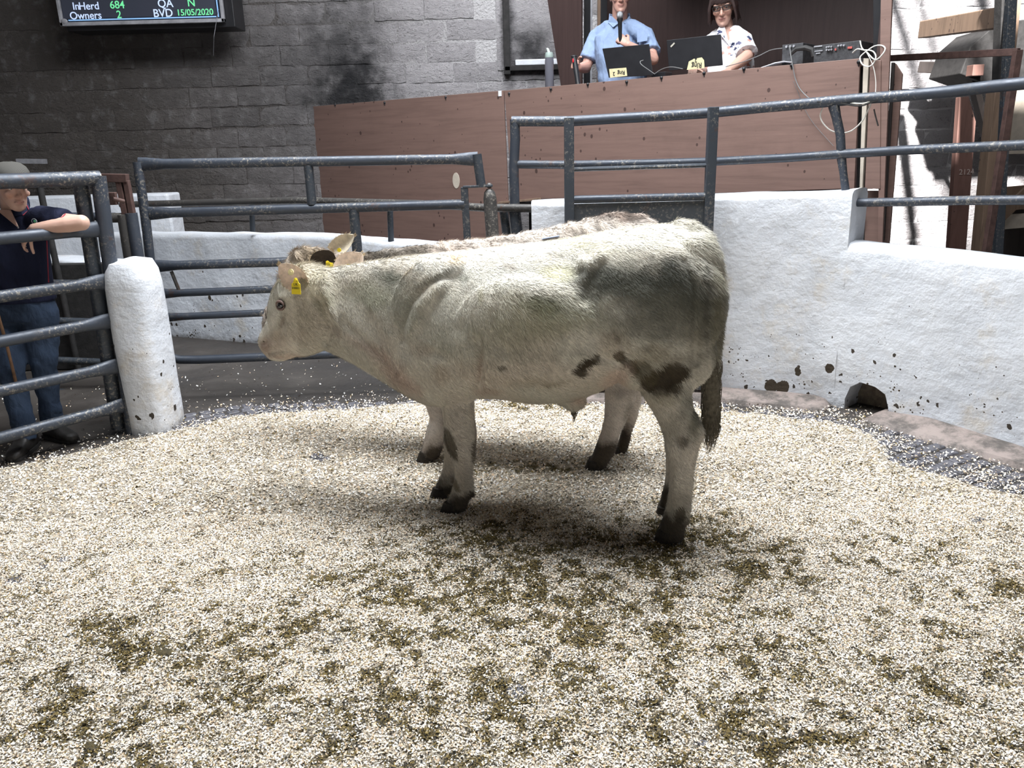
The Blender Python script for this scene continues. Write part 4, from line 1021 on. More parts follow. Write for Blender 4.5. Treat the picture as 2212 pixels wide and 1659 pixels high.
M['hoof'] = plain('muddy_hoof', (.028, .022, .017), .7, 0, .5, 40, .6)
M['eye'] = plain('eye_dark', (.012, .009, .008), .08, 0, .1, 5, 0, .8); M['eyelid'] = plain('pink_eyelid', (.15, .095, .08), .6)
M['ear_skin'] = plain('ear_hair_cream', (.72, .64, .50), .85, 0, .2, 40, .5); M['ear_in'] = plain('ear_inner_pink', (.70, .56, .46), .8, 0, .25, 40, .4)
M['ear_brown'] = plain('ear_brown', (.16, .12, .085), .85, 0, .3, 40, .5); M['ear_dark'] = plain('ear_inner_dark', (.045, .033, .024), .9, 0, .3, 40, .4); M['fringe_tan'] = plain('fringe_tan', (.45, .34, .20), .8)
M['tag'] = plain('yellow_tag', (.80, .62, .03), .35, 0, .05); M['tag_print'] = plain('tag_print', (.09, .08, .03), .6); M['tag_pale'] = plain('pale_button', (.75, .66, .36), .4)

# ---------- the near cream steer
gr = onZ(1452, 1172); gf = onZ(985, 1106); gr2 = onZ(1430, 1111); gf2 = onZ(955, 1074)
mr = (gr + gr2) / 2; mf = (gf + gf2) / 2; ang1 = math.atan2(mf.y - mr.y, -(mf.x - mr.x))
F1 = Frame((mr + mf) / 2, ang1); HV = .135
pole = F1.P(680, 600); a_h = ang1 + math.radians(17); H1 = Frame(pole, a_h)
# leg lateral offsets: solve from ground contact so that feet stand where the photo shows
v_nr = (gr - F1.o).dot(F1.n); v_nf = (gf - F1.o).dot(F1.n); v_fr = (gr2 - F1.o).dot(F1.n); v_ff = (gf2 - F1.o).dot(F1.n)
trunk1 = [(1543, 585, 640, .05), (1532, 545, 715, .12), (1512, 508, 790, .175), (1480, 487, 818, .215), (1440, 483, 822, .235), (1395, 486, 812, .25), (1350, 492, 812, .262), (1300, 501, 838, .285, 2.3), (1240, 513, 860, .31, 2.2), (1170, 523, 862, .318, 2.2), (1100, 531, 852, .305, 2.2),
          (1040, 538, 852, .275, 2.2), (985, 543, 872, .245, 2.2), (935, 547, 872, .218, 2.1), (893, 551, 852, .192, 2.1, .25), (850, 556, 828, .165, 2.1, .25), (810, 562, 806, .14, 2.1, .2), (770, 569, 785, .118, 2.1), (735, 574, 768, .105, 2.1), (705, 580, 755, .095, 2.1)]
legs1 = [
 dict(v=v_nf, dark=(1058, .95), hoof=(957, 1080, 1007, 1108), st=[(700, 900, 1010, .45, -.06), (760, 905, 1022, .5, -.05), (810, 922, 1027, .55, -.03), (851, 950, 1024, .75, -.015), (890, 956, 1023, .8), (935, 962, 1024, .8), (960, 969, 1026, .85), (982, 974, 1026, .9), (1005, 980, 1021, .85), (1030, 982, 1020, .85), (1052, 979, 1023, .95), (1066, 975, 1021, .9), (1080, 968, 1011, .9), (1098, 962, 1006, .9)]),
 dict(v=v_ff, dark=(1005, .95), hoof=(934, 1048, 976, 1074), st=[(740, 915, 1000, .45, .06), (800, 935, 1008, .55, .04), (851, 958, 1010, .75, .02), (900, 962, 1008, .8), (935, 960, 1005, .8), (960, 959, 1001, .9), (985, 961, 993, .85), (1010, 957, 988, .85), (1030, 951, 987, .95), (1048, 944, 982, .9), (1064, 940, 976, .9)]),
 dict(v=v_nr, dark=(1104, .95), hoof=(1414, 1140, 1478, 1174), st=[(640, 1370, 1520, .5, -.06), (700, 1362, 1525, .52, -.05), (760, 1352, 1520, .55, -.035), (800, 1362, 1512, .58, -.02), (830, 1373, 1500, .62, -.01), (851, 1384, 1494, .65), (880, 1402, 1499, .62), (905, 1417, 1513, .58), (930, 1428, 1517, .6), (950, 1434, 1515, .65), (968, 1438, 1510, .7), (990, 1443, 1504, .75), (1020, 1446, 1499, .8), (1060, 1444, 1496, .85), (1092, 1441, 1494, .95), (1112, 1434, 1490, 1.0), (1130, 1428, 1482, .9), (1148, 1422, 1478, .9), (1164, 1418, 1476, .9)]),
 dict(v=v_fr, dark=(1040, .95), hoof=(1417, 1090, 1456, 1112), st=[(660, 1370, 1500, .5, .06), (720, 1362, 1505, .52, .05), (780, 1358, 1495, .55, .03), (830, 1380, 1485, .62, .01), (870, 1405, 1480, .62), (900, 1422, 1490, .6), (925, 1430, 1492, .65), (950, 1434, 1486, .7), (985, 1437, 1476, .8), (1020, 1438, 1473, .85), (1050, 1434, 1472, .95), (1070, 1429, 1466, .9), (1088, 1424, 1460, .9), (1102, 1420, 1457, .9)]),
]
head1 = [(566, 740, 583, 762, .032, 2.2), (566, 728, 596, 776, .052), (571, 714, 611, 781, .064), (580, 697, 628, 775, .066), (590, 676, 645, 770, .072, 2.5), (594, 656, 662, 769, .088, 2.6), (598, 638, 680, 764, .104, 2.6), (605, 618, 698, 756, .112, 2.5, .0), (618, 596, 712, 742, .112, 2.3), (636, 575, 724, 728, .108), (662, 568, 735, 712, .10), (692, 578, 748, 705, .095), (722, 582, 760, 705, .095)]
blobs1 = [(935, 690, .125, .20, .09, .27, .35), (905, 730, .10, .12, .08, .14, .3), (975, 790, .12, .16, .07, .16, 0), (960, 640, .12, .10, .07, .18, .5), (1430, 660, .12, .25, .115, .24, 0), (1400, 740, .12, .22, .10, .18, .3), (1470, 760, .10, .14, .09, .16, 0), (1268, 572, .18, .05, .04, .03, .2), (1300, 562, .145, .09, .05, .035, -.1),
          (1150, 700, .22, .33, .11, .19, 0), (1500, 560, .08, .09, .07, .10, 0), (1370, 790, .17, .11, .07, .09, .6), (690, 690, .055, .09, .05, .10, 0), (1238, 862, .0, .06, .04, .055, 0),
          (935, 690, -.125, .20, .09, .27, .35), (1430, 660, -.12, .25, .115, .24, 0), (1400, 740, -.12, .22, .10, .18, .3), (1268, 566, -.20, .05, .045, .035, .2), (1150, 700, -.22, .33, .11, .19, 0)]
DG = (.078, .078, .060); OL = (.30, .29, .17); BR = (.045, .034, .020); CR_ = (.72, .62, .50)
patches1 = [(1150, 538, 430, 28, -.09, .95, (.82, .79, .72), 1), (1430, 508, 120, 28, -.05, .9, (.84, .80, .69), 1), (1110, 590, 200, 44, 0, .75, (.80, .78, .71), 1), (960, 660, 60, 40, 0, .35, (.66, .64, .56), 1), (700, 620, 50, 30, .3, .5, (.74, .69, .56), 1), (620, 640, 30, 40, 0, .4, (.68, .63, .52), 1), (1150, 800, 200, 30, 0, .4, (.60, .52, .43), 1), (1010, 560, 200, 22, -.05, .6, (.74, .70, .62), 1), (660, 590, 60, 26, -.2, .6, (.72, .66, .52), 1),  # back, rib and shoulder highlights and warm belly bounce painted into the coat
            (1410, 630, 165, 78, .10, .92, DG, 1), (1400, 690, 150, 60, 0, .5, (.13, .125, .10), 1), (1300, 608, 62, 42, -.2, .84, (.09, .09, .072), 1), (1350, 620, 90, 40, 0, .6, DG, 1), (1440, 600, 70, 50, 0, .80, (.055, .057, .046), 1), (1430, 695, 130, 80, 0, .70, (.15, .145, .115), 1), (1505, 640, 42, 100, 0, .7, DG, 1), (1500, 760, 34, 90, 0, .45, (.17, .15, .11), 1),
            (1185, 660, 64, 30, .1, .80, (.13, .13, .075), 1), (1150, 700, 120, 44, 0, .45, OL, 1), (1240, 690, 80, 46, 0, .35, OL, 1), (1100, 650, 50, 40, 0, .25, OL, 1), (1225, 520, 50, 22, -.3, .35, (.50, .47, .27), 1), (1195, 590, 44, 26, 0, .5, (.62, .58, .32), 1), (1290, 535, 60, 18, 0, .35, (.45, .40, .22), 1),
            (1265, 785, 22, 14, -.6, 1.0, BR, 0), (1252, 805, 18, 12, .3, .95, BR, 0), (1285, 775, 12, 10, 0, .85, BR, 0), (1445, 808, 40, 26, -.25, 1.0, BR, 0), (1412, 826, 34, 18, .2, .95, BR, 0), (1440, 838, 34, 12, 0, .9, BR, 0), (1336, 768, 14, 12, .6, .95, BR, 0), (1360, 788, 26, 11, .6, .8, BR, 0), (1385, 800, 30, 22, .5, .75, (.075, .06, .03), 0), (1410, 765, 70, 30, 0, .45, (.2, .16, .10), 1), (1395, 752, 24, 12, 0, .55, (.1, .085, .06), 1), (1455, 780, 40, 20, 0, .4, (.12, .1, .07), 1),
            (835, 600, 42, 26, .3, .80, (.13, .135, .105), 1), (850, 650, 70, 56, .5, .55, (.22, .22, .17), 1), (790, 630, 60, 30, .3, .40, (.3, .3, .2), 1), (935, 603, 50, 9, -.45, .60, (.12, .115, .085), 1), (1000, 600, 18, 9, 0, .6, (.2, .2, .14), 1), (903, 575, 10, 12, 0, .5, (.2, .2, .18), 1), (880, 690, 30, 60, .3, .35, (.3, .3, .24), 1),
            (1100, 576, 26, 9, .2, .6, (.32, .27, .22), 1), (985, 560, 26, 12, 0, .4, (.75, .52, .25), 1), (1038, 640, 7, 20, 0, .5, (.30, .27, .15), 1), (1085, 795, 10, 5, 0, .8, BR, 0), (912, 755, 26, 18, 0, .35, (.28, .2, .14), 1), (950, 805, 22, 28, 0, .35, (.33, .24, .16), 1), (1150, 825, 100, 18, .05, .4, (.33, .25, .17), 1), (1195, 830, 50, 8, -.2, .5, (.22, .18, .11), 1),
            (790, 750, 90, 18, .5, .45, (.36, .24, .19), 1), (860, 815, 70, 22, .75, .5, (.40, .26, .21), 1), (1035, 790, 7, 36, .1, .5, (.24, .14, .10), 1), (1050, 845, 40, 8, 0, .45, (.30, .20, .14), 1), (985, 720, 70, 70, 0, .25, (.34, .33, .26), 1), (1090, 740, 120, 60, 0, .3, (.35, .33, .25), 1),
            (1523, 650, 6, 120, -.03, .65, (.07, .065, .05), 1), (1550, 720, 16, 120, 0, .8, (.13, .12, .08), 1), (1545, 590, 16, 40, -.2, .4, (.30, .28, .18), 1), (985, 960, 46, 110, 0, .7, (.60, .55, .48), 1), (1470, 1000, 50, 120, 0, .65, (.60, .55, .48), 1), (1440, 890, 40, 40, 0, .5, (.55, .50, .42), 1), (1475, 1010, 10, 60, 0, .2, (.3, .27, .22), 1), (1000, 1040, 18, 40, 0, .3, (.26, .22, .17), 1), (1470, 1085, 24, 30, 0, .35, (.2, .17, .13), 1), (595, 745, 34, 26, 0, .35, (.40, .31, .25), 1), (1476, 955, 16, 16, 0, .75, (.08, .065, .045), 1), (1455, 925, 24, 40, .3, .5, (.22, .20, .16), 1), (1500, 905, 18, 50, .1, .75, (.10, .10, .07), 1), (972, 958, 10, 34, -.35, .9, (.08, .065, .04), 0), (1024, 980, 6, 26, 0, .8, (.08, .06, .04), 0), (983, 1045, 6, 16, -.4, .7, (.13, .105, .06), 0), (1017, 1068, 8, 10, 0, .95, BR, 0), (1468, 1112, 14, 16, 0, .85, BR, 0),  # dark tail groove is painted shade, the pale legs painted ground bounce
            (1440, 860, 30, 14, 0, .4, (.2, .17, .1), 1), (1482, 870, 16, 46, .1, .6, (.13, .125, .10), 1), (610, 695, 8, 26, .25, .7, (.24, .19, .14), 1), (603, 728, 24, 12, .2, .45, (.30, .24, .17), 1), (630, 770, 30, 10, .1, .4, (.42, .28, .2), 1), (574, 748, 14, 22, 0, .75, (.30, .21, .165), 1), (600, 772, 30, 8, .1, .6, (.33, .21, .16), 1), (590, 690, 9, 34, .45, .6, (.72, .68, .60), 1), (640, 720, 40, 20, 0, .3, (.42, .34, .26), 1), (672, 600, 34, 22, 0, .4, (.70, .64, .50), 1), (690, 665, 8, 46, -.55, .45, (.25, .23, .15), 1), (705, 650, 18, 26, 0, .35, (.35, .33, .2), 1), (645, 690, 30, 30, 0, .2, (.4, .36, .26), 1),  # pale nose bridge is light on the face painted in
            (1320, 745, 46, 34, 0, .35, (.40, .31, .22), 1), (1250, 868, 30, 16, 0, .5, (.42, .26, .19), 1), (1330, 815, 50, 24, -.6, .6, (.58, .43, .34), 1), (985, 900, 30, 60, 0, .3, (.42, .36, .29), 1)]
sculpt1 = [([(1030, 735), (1036, 790), (1030, 845)], 9, -.022), ([(868, 735), (872, 700), (890, 655), (930, 612), (965, 598)], 9, -.009), ([(885, 715), (905, 660), (950, 618)], 14, .012), ([(1000, 700), (1005, 640), (990, 600)], 22, -.010),
           ([(1335, 715), (1350, 755), (1372, 800), (1385, 850)], 9, -.016), ([(1300, 770), (1340, 790)], 8, -.012), ([(1262, 600), (1275, 572), (1300, 552)], 10, .018), ([(1240, 560), (1180, 548)], 10, -.010), ([(1210, 575), (1255, 590), (1262, 640)], 18, -.014),
           ([(1395, 640), (1420, 720), (1440, 790)], 26, .010), ([(1480, 560), (1500, 620), (1505, 700), (1500, 780)], 9, -.016), ([(1440, 800), (1470, 860), (1488, 920)], 8, -.010), ([(1500, 860), (1508, 925)], 5, .008), ([(690, 645), (704, 680), (712, 712), (700, 740)], 9, -.014), ([(655, 640), (675, 690), (668, 740)], 20, .008),
           ([(600, 668), (606, 705), (600, 735)], 6, -.007), ([(588, 700), (600, 740), (612, 768)], 7, -.004), ([(575, 764), (598, 761), (624, 758)], 4.0, -.014), ([(568, 742), (576, 738)], 4, -.008), ([(760, 640), (800, 690), (850, 760)], 26, -.010), ([(735, 690), (790, 740), (850, 800)], 8, -.008), ([(800, 660), (840, 730), (880, 800)], 16, .008), ([(960, 800), (985, 850), (992, 900)], 9, -.008), ([(930, 760), (960, 770), (985, 800)], 12, -.008),
           ([(1075, 640), (1070, 700), (1085, 760)], 9, -.005), ([(1120, 640), (1118, 710), (1130, 780)], 9, -.005), ([(1165, 640), (1165, 720), (1175, 790)], 9, -.005), ([(607, 640), (618, 640)], 9, .008), ([(1455, 945), (1480, 990)], 8, -.006), ([(992, 975), (1005, 975)], 16, .004), ([(1488, 1000), (1486, 1090)], 5, -.007), ([(1462, 1010), (1460, 1090)], 9, .005), ([(1010, 1000), (1010, 1045)], 5, -.006), ([(1500, 880), (1490, 930), (1478, 985)], 6, -.008), ([(975, 955), (985, 1000)], 5, -.005), ([(1440, 1120), (1480, 1112)], 5, -.005), ([(1440, 500), (1480, 530), (1510, 580)], 9, -.010)]
tail1 = [(1455, 487, 0, .030), (1490, 494, .0, .040), (1522, 520, .0, .040), (1542, 560, .01, .036), (1551, 610, .01, .031), (1553, 670, .015, .028), (1550, 730, .02, .026), (1543, 780, .02, .026), (1538, 820, .02, .022)]
def extra1(mb, fr, hd):
    mb.tube([fr.P(1215, 855), fr.P(1235, 872), fr.P(1240, 885)], [.05, .03, .012], 10)      # sheath
    mb.ell(hd.P(612, 655, .085), .03, .022, .030)                                            # brow over the eye
    mb.ell(hd.P(655, 712, .065), .085, .035, .085)                                           # cheek
    mb.ell(hd.P(598, 770, .0), .045, .045, .02)                                              # lower lip
    mb.tube([hd.P(652, 592), hd.P(684, 600), hd.P(712, 606)], [.045, .05, .05], 10)
    for (x_, y_, v_) in ((1484, 1122, v_nr), (1474, 1126, v_nr - .03), (1019, 1066, v_nf), (1008, 1070, v_nf - .03)): mb.ell(fr.P(x_, y_, v_), .016, .014, .020)
    mb.ell(fr.P(1505, 938, v_nr), .032, .022, .05); mb.ell(fr.P(997, 968, v_nf), .052, .044, .055); mb.ell(fr.P(1474, 965, v_nr + .02), .05, .03, .05)
    mb.ell(hd.P(574, 738, .040), .018, .02, .022)                                            # nostril wing
def hl1(u, co, px, py):
    L = np.full(len(u), .016)
    L = np.where((px < 715) & (px > 625) & (py < 605), .034, L); L = np.where((px > 700) & (px < 900) & (py < 600), .022, L)
    L = np.where((px > 1060) & (px < 1290) & (py > 600) & (py < 770), .021, L); L = np.where((px > 1510) & (py < 640), .028, L)
    L = np.where((px > 1370) & (px < 1490) & (py > 780) & (py < 850), .026, L); L = np.where((px < 640) & (py > 640), .008, L)
    return L
ears1 = [(656, 622, 604, 572, .100, .15, .058, (-.5, -1, .35), 0, ('ear_skin', 'ear_in', 'fringe_tan')),
         (730, 594, 782, 549, -.04, -.12, .066, (-.3, -.9, .3), 0, ('ear_skin', 'ear_in', 'fringe_tan'))]
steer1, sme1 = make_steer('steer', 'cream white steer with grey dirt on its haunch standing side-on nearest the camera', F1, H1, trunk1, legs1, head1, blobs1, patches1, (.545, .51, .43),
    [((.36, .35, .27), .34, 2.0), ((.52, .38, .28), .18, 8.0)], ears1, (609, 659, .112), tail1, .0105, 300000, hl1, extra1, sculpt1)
# tail switch, sheath hair, ear tags, nostril
def strands(name, parent, pts, r0, n_, L, mat, spread=.35):
    mb = MB(); pts = [V(p) for p in pts]; r = random.Random(5); vs = []; fs = []
    for k in range(n_):
        a = r.uniform(0, 6.28); rr = r0 * math.sqrt(r.random()); i = r.uniform(0, len(pts) - 1.3); i0 = int(i); s_ = pts[i0].lerp(pts[i0 + 1], i - i0)
        off = V((math.cos(a), math.sin(a), 0)) * rr; prev = s_ + off * .6; w = .0016; seg = 4; l = L * r.uniform(.5, 1)
        last_ = pts[-1] + off * r.uniform(.5, 1.5); chain = [prev]
        for q in range(1, seg + 1):
            t = q / seg; c = prev.lerp(prev + V((0, 0, -l)), t) + off * (math.sin(t * 3.1) * spread) + (pts[-1] - s_) * 0; c.x += .006 * math.sin(t * 6 + a); chain.append(c)
        b = len(vs)
        for q, c in enumerate(chain):
            ww = w * (1 - .8 * q / seg); vs += [c - V((ww, 0, 0)), c + V((ww, 0, 0))]
        fs += [(b + 2 * q, b + 2 * q + 1, b + 2 * q + 3, b + 2 * q + 2) for q in range(seg)]
    mb.add(vs, fs); return mb.build(name, mat, parent, fix=False)
M['switch'] = plain('tail_hair', (.10, .085, .06), .8, 0, .5, 60)
sw = [F1.P(1540, 760, .02), F1.P(1538, 800, .02), F1.P(1537, 850, .02), F1.P(1535, 890, .02), F1.P(1536, 925, .02)]
mb = MB(); mb.tube(sw, [.020, .027, .036, .034, .008], 12); so = mb.build('tail_switch', M['switch'], steer1, smooth=True); so['label'] = 'dark dirty brush of hair at the tail end'
h_ = strands('switch_hair', so, sw, .042, 900, .15, M['switch']); h_['kind'] = 'stuff'
h_ = strands('sheath_hair', steer1, [F1.P(1236, 872), F1.P(1240, 885), F1.P(1241, 892)], .016, 60, .06, M['switch'], .1); h_['kind'] = 'stuff'
def eartag(steer, hd, c_px, v, w, h, face=V((-.35, -1, .1)), rot=0, sq=True):
    c = hd.P(c_px[0], c_px[1], v); nrm = face.normalized(); X = nrm.cross(UP); X = -X.normalized() if X.x < 0 else X.normalized(); Z = X.cross(nrm); Z = Z if Z.z > 0 else -Z
    Xr = X * math.cos(rot) + Z * math.sin(rot); Zr = Z * math.cos(rot) - X * math.sin(rot); X, Z = Xr, Zr
    outl = [(-1, -1), (1, -1), (.95, .28), (.62, .42), (.22, 1), (-.22, 1), (-.62, .42), (-.95, .28)]
    mb = MB(); mb.prism([c + X * (w / 2 * a) + Z * (h / 2 * b) for a, b in outl], nrm * .0035); o = mb.build('ear_tag', M['tag'], steer, bevel=.0008); o['label'] = 'yellow ear tag'
    fr_ = c + nrm * .0048
    mb = MB(); r = random.Random(2)
    for k in range(14):
        mb.box(fr_ + X * (w * (-.38 + k * .058)) + Z * (h * -.12), (w * r.uniform(.012, .035), .0004, h * .13), (X, nrm, Z))
    mb.box(fr_ + Z * (h * .30), (w * .55, .0004, h * .02), (X, nrm, Z)); mb.build('bar_print', M['tag_print'], o)['kind'] = 'stuff'
    for s_, y_, z_ in (('UK', .10, .19), ('580613', -.29, .17)): pass
    text('print', 'UK', fr_ + Z * (h * .10), (X, Z, nrm), h * .24, M['tag_print'], o, ext=.0003)
    mb = MB(); t_ = c + Z * (h * .38) + nrm * .004; mb.tube([t_, t_ + nrm * .004], .006, 12); mb.build('stud', M['tag'], o, smooth=True)
    return o
eartag(steer1, H1, (640, 618), .170, .046, .070)
c = H1.P(629, 588, .165); mb = MB(); d = V((-.3, -1, .15)).normalized(); mb.tube([c, c + d * .004], .0135, 18); mb.tube([c + d * .004, c + d * .007], .006, 12); o = mb.build('tag_button', M['tag_pale'], steer1, smooth=True); o['label'] = 'pale yellow round tag button'
c = H1.P(753, 577, -.06); mb = MB(); mb.tube([c, c + d * .004], .013, 18); mb.tube([c + d * .004, c + d * .007], .005, 12); o = mb.build('tag_button', M['tag'], steer1, smooth=True); o['label'] = 'yellow round tag button in the far ear'
c = H1.P(572, 737, .055); mb = MB(); mb.ell(c, .010, .006, .006); mb.build('nostril', M['ear_dark'], steer1, smooth=True)

# ---------- the fluffy tan steer standing behind
g1 = onZ(1285, 1016); g2 = onZ(1328, 998); g3 = onZ(926, 997)
F2 = Frame(((g1 + g2) / 2 + V((-.42, .16, 0))), ang1 + .02); v1_ = (g1 - F2.o).dot(F2.n); v2_ = v1_ - .26; v3_ = (g3 - F2.o).dot(F2.n); 
F2.o += F2.n * 0
H2 = Frame(F2.P(665, 575), ang1 + math.radians(12))
trunk2 = [(1452, 560, 610, .05), (1440, 520, 680, .12), (1418, 480, 720, .18), (1390, 467, 745, .215), (1350, 460, 760, .235), (1310, 461, 775, .25), (1270, 472, 790, .265), (1210, 487, 805, .285), (1140, 502, 812, .29), (1060, 515, 808, .28), (990, 521, 805, .255), (930, 527, 810, .225), (885, 533, 800, .19), (840, 539, 775, .16), (800, 544, 750, .135), (765, 547, 725, .115), (735, 549, 705, .10), (700, 553, 690, .095)]
vb = (g3 - F2.o).dot(F2.n)
trunk2 = [(t_[0], t_[1], t_[2], t_[3] * .92, *t_[4:]) for t_ in trunk2]
legs2 = [
 dict(v=vb, dark=(950, .95), hoof=(905, 972, 946, 997), st=[(680, 880, 990, .5, .06 if vb < 0 else -.06), (740, 885, 985, .55, 0), (800, 900, 975, .7), (850, 912, 962, .8), (870, 918, 956, .8), (903, 929, 959, .85), (925, 923, 961, .9), (942, 919, 960, .9), (960, 914, 958, .9), (975, 911, 952, .9), (988, 907, 946, .9)]),
 dict(v=vb + (.24 if vb < 0 else -.24), dark=(940, .95), hoof=(985, 985, 1026, 1010), st=[(680, 905, 1015, .5, 0), (740, 915, 1015, .55, 0), (800, 940, 1012, .7), (850, 965, 1020, .8), (900, 985, 1025, .8), (935, 990, 1030, .9), (955, 990, 1028, .9), (975, 990, 1026, .9), (990, 988, 1026, .9), (1002, 986, 1024, .9)]),
 dict(v=v1_, dark=(942, .95), hoof=(1265, 990, 1310, 1017), st=[(640, 1290, 1420, .5, -.04), (700, 1285, 1420, .55, -.03), (760, 1288, 1405, .6, -.02), (800, 1298, 1392, .65), (838, 1306, 1378, .7), (870, 1306, 1371, .65), (903, 1305, 1356, .75), (935, 1297, 1340, .8), (955, 1290, 1335, .9), (975, 1283, 1330, .9), (992, 1275, 1318, .9), (1008, 1268, 1309, .9)]),
 dict(v=v2_, dark=(915, .95), hoof=(1310, 972, 1346, 998), st=[(640, 1300, 1430, .5, .04), (720, 1300, 1425, .55, .03), (780, 1310, 1410, .6), (830, 1325, 1395, .7), (870, 1338, 1385, .7), (903, 1345, 1377, .8), (930, 1342, 1366, .9), (950, 1336, 1362, .9), (968, 1329, 1357, .9), (985, 1320, 1347, .9)]),
]
head2 = [(572, 705, 590, 728, .035), (572, 690, 604, 742, .055), (580, 668, 622, 745, .066), (592, 642, 648, 740, .075, 2.5), (602, 615, 668, 728, .095, 2.5), (612, 590, 686, 712, .108, 2.5), (624, 562, 700, 690, .11), (640, 540, 712, 672, .105), (662, 533, 728, 662, .10), (700, 540, 745, 660, .095)]
blobs2 = [(935, 670, .11, .19, .08, .25, .35), (1340, 640, .09, .24, .10, .22, 0), (935, 670, -.11, .19, .08, .25, .35), (1340, 640, -.12, .24, .10, .22, 0), (1130, 680, .15, .32, .10, .18, 0)]
BT = (.26, .20, .155)
patches2 = [(1345, 466, 90, 20, .05, .95, (.12, .085, .065), 1), (895, 545, 40, 34, 0, .9, (.10, .08, .06), 1), (820, 555, 90, 34, 0, 1.0, (.085, .07, .052), 1), (760, 560, 40, 20, 0, .7, (.20, .15, .11), 1), (660, 548, 46, 34, 0, .8, (.27, .20, .12), 1), (985, 540, 60, 12, 0, .4, BT, 1), (1100, 520, 60, 10, 0, .25, BT, 1), (590, 700, 20, 30, 0, .8, (.10, .07, .06), 1), (1330, 910, 50, 70, 0, .6, (.58, .53, .48), 1), (940, 910, 34, 60, 0, .5, (.58, .53, .48), 1), (1340, 850, 30, 16, 0, .5, (.2, .18, .16), 1), (1355, 900, 14, 60, .2, .5, (.12, .1, .07), 1)]  # pale leg ellipses are bounce from the ground put into the coat
def hl2(u, co, px, py):
    L = np.full(len(u), .024); L = np.where((px < 715) & (py < 600), .045, L); L = np.where(co[:, 2] < .6, .012, L); return L
def extra2(mb, fr, hd):
    mb.ell(hd.P(655, 556, .02), .07, .07, .055); mb.tube([hd.P(670, 556), hd.P(710, 562)], [.045, .045], 10)
ears2 = [(712, 545, 765, 509, -.03, -.06, .050, (-.4, -.9, .2), 0, ('ear_brown', 'ear_skin', 'fringe_tan')), (688, 590, 716, 543, .10, .12, .075, (.1, -1, .05), 0, ('ear_brown', 'ear_dark', 'fringe_tan'))]
steer2, sme2 = make_steer('steer', 'fluffy tan and grey steer mostly hidden behind the cream steer', F2, H2, trunk2, legs2, head2, blobs2, patches2, (.50, .445, .39), [((.30, .235, .185), .6, 5.0), ((.66, .61, .55), .4, 9.0)], ears2, None, None, .0125, 170000, hl2, extra2, (), .030)
c = F2.P(1190, 518, .22); 
mb = MB(); t0_ = F2.P(1176, 520, .12); t1_ = F2.P(1206, 515, .12); mb.box((t0_ + t1_) / 2 + V((0, 0, .012)), (.085, .05, .003), ((t1_ - t0_).normalized(), F2.n, UP)); o = mb.build('back_sticker', plain('blue_white_label', (.35, .45, .72), .5), steer2); o['label'] = 'small blue and white paper lot label stuck on its back'
d = V((-.2, -1, .1)).normalized()
c = H2.P(733, 540, -.0); mb = MB(); mb.tube([c, c + d * .004], .011, 16); o = mb.build('tag_button', M['tag'], steer2, smooth=True); o['label'] = 'yellow tag button'
eartag(steer2, H2, (712, 575), .17, .045, .06, V((.1, -1, .2)), .45)
# ================================================================ PEOPLE
def skin_mat(name, c):
    n = N(name, .5, 0, .4); n.col(n.mix(n.math('MULTIPLY', n.noise(40, 4), .25), n.attr(), c)); n.b.inputs['Subsurface Weight'].default_value = .08; n.b.inputs['Subsurface Radius'].default_value = (.02, .008, .004); return n.m
def cloth_mat(name, c, sc=18, var=.2, rough=.85):
    n = N(name, rough, 0, .2); n.col(n.ramp(n.noise(3, 4), [(.3, tuple(q * (1 - var) for q in c)), (.7, tuple(min(1, q * (1 + var)) for q in c))]))
    b = n.bump(n.noise(sc, 3, .5, n.scale(n.pos, (1, 1, .6)), .8), .5, .02); n.bump(n.noise(400, 1), .2, .001, b); return n.m
def basis(yaw, pitch, roll=0.0):
    """face looks along -Y; yaw turns it toward +X, pitch > 0 looks down"""
    return (Matrix.Rotation(yaw, 3, 'Z') @ Matrix.Rotation(roll, 3, 'Y') @ Matrix.Rotation(pitch, 3, 'X'))
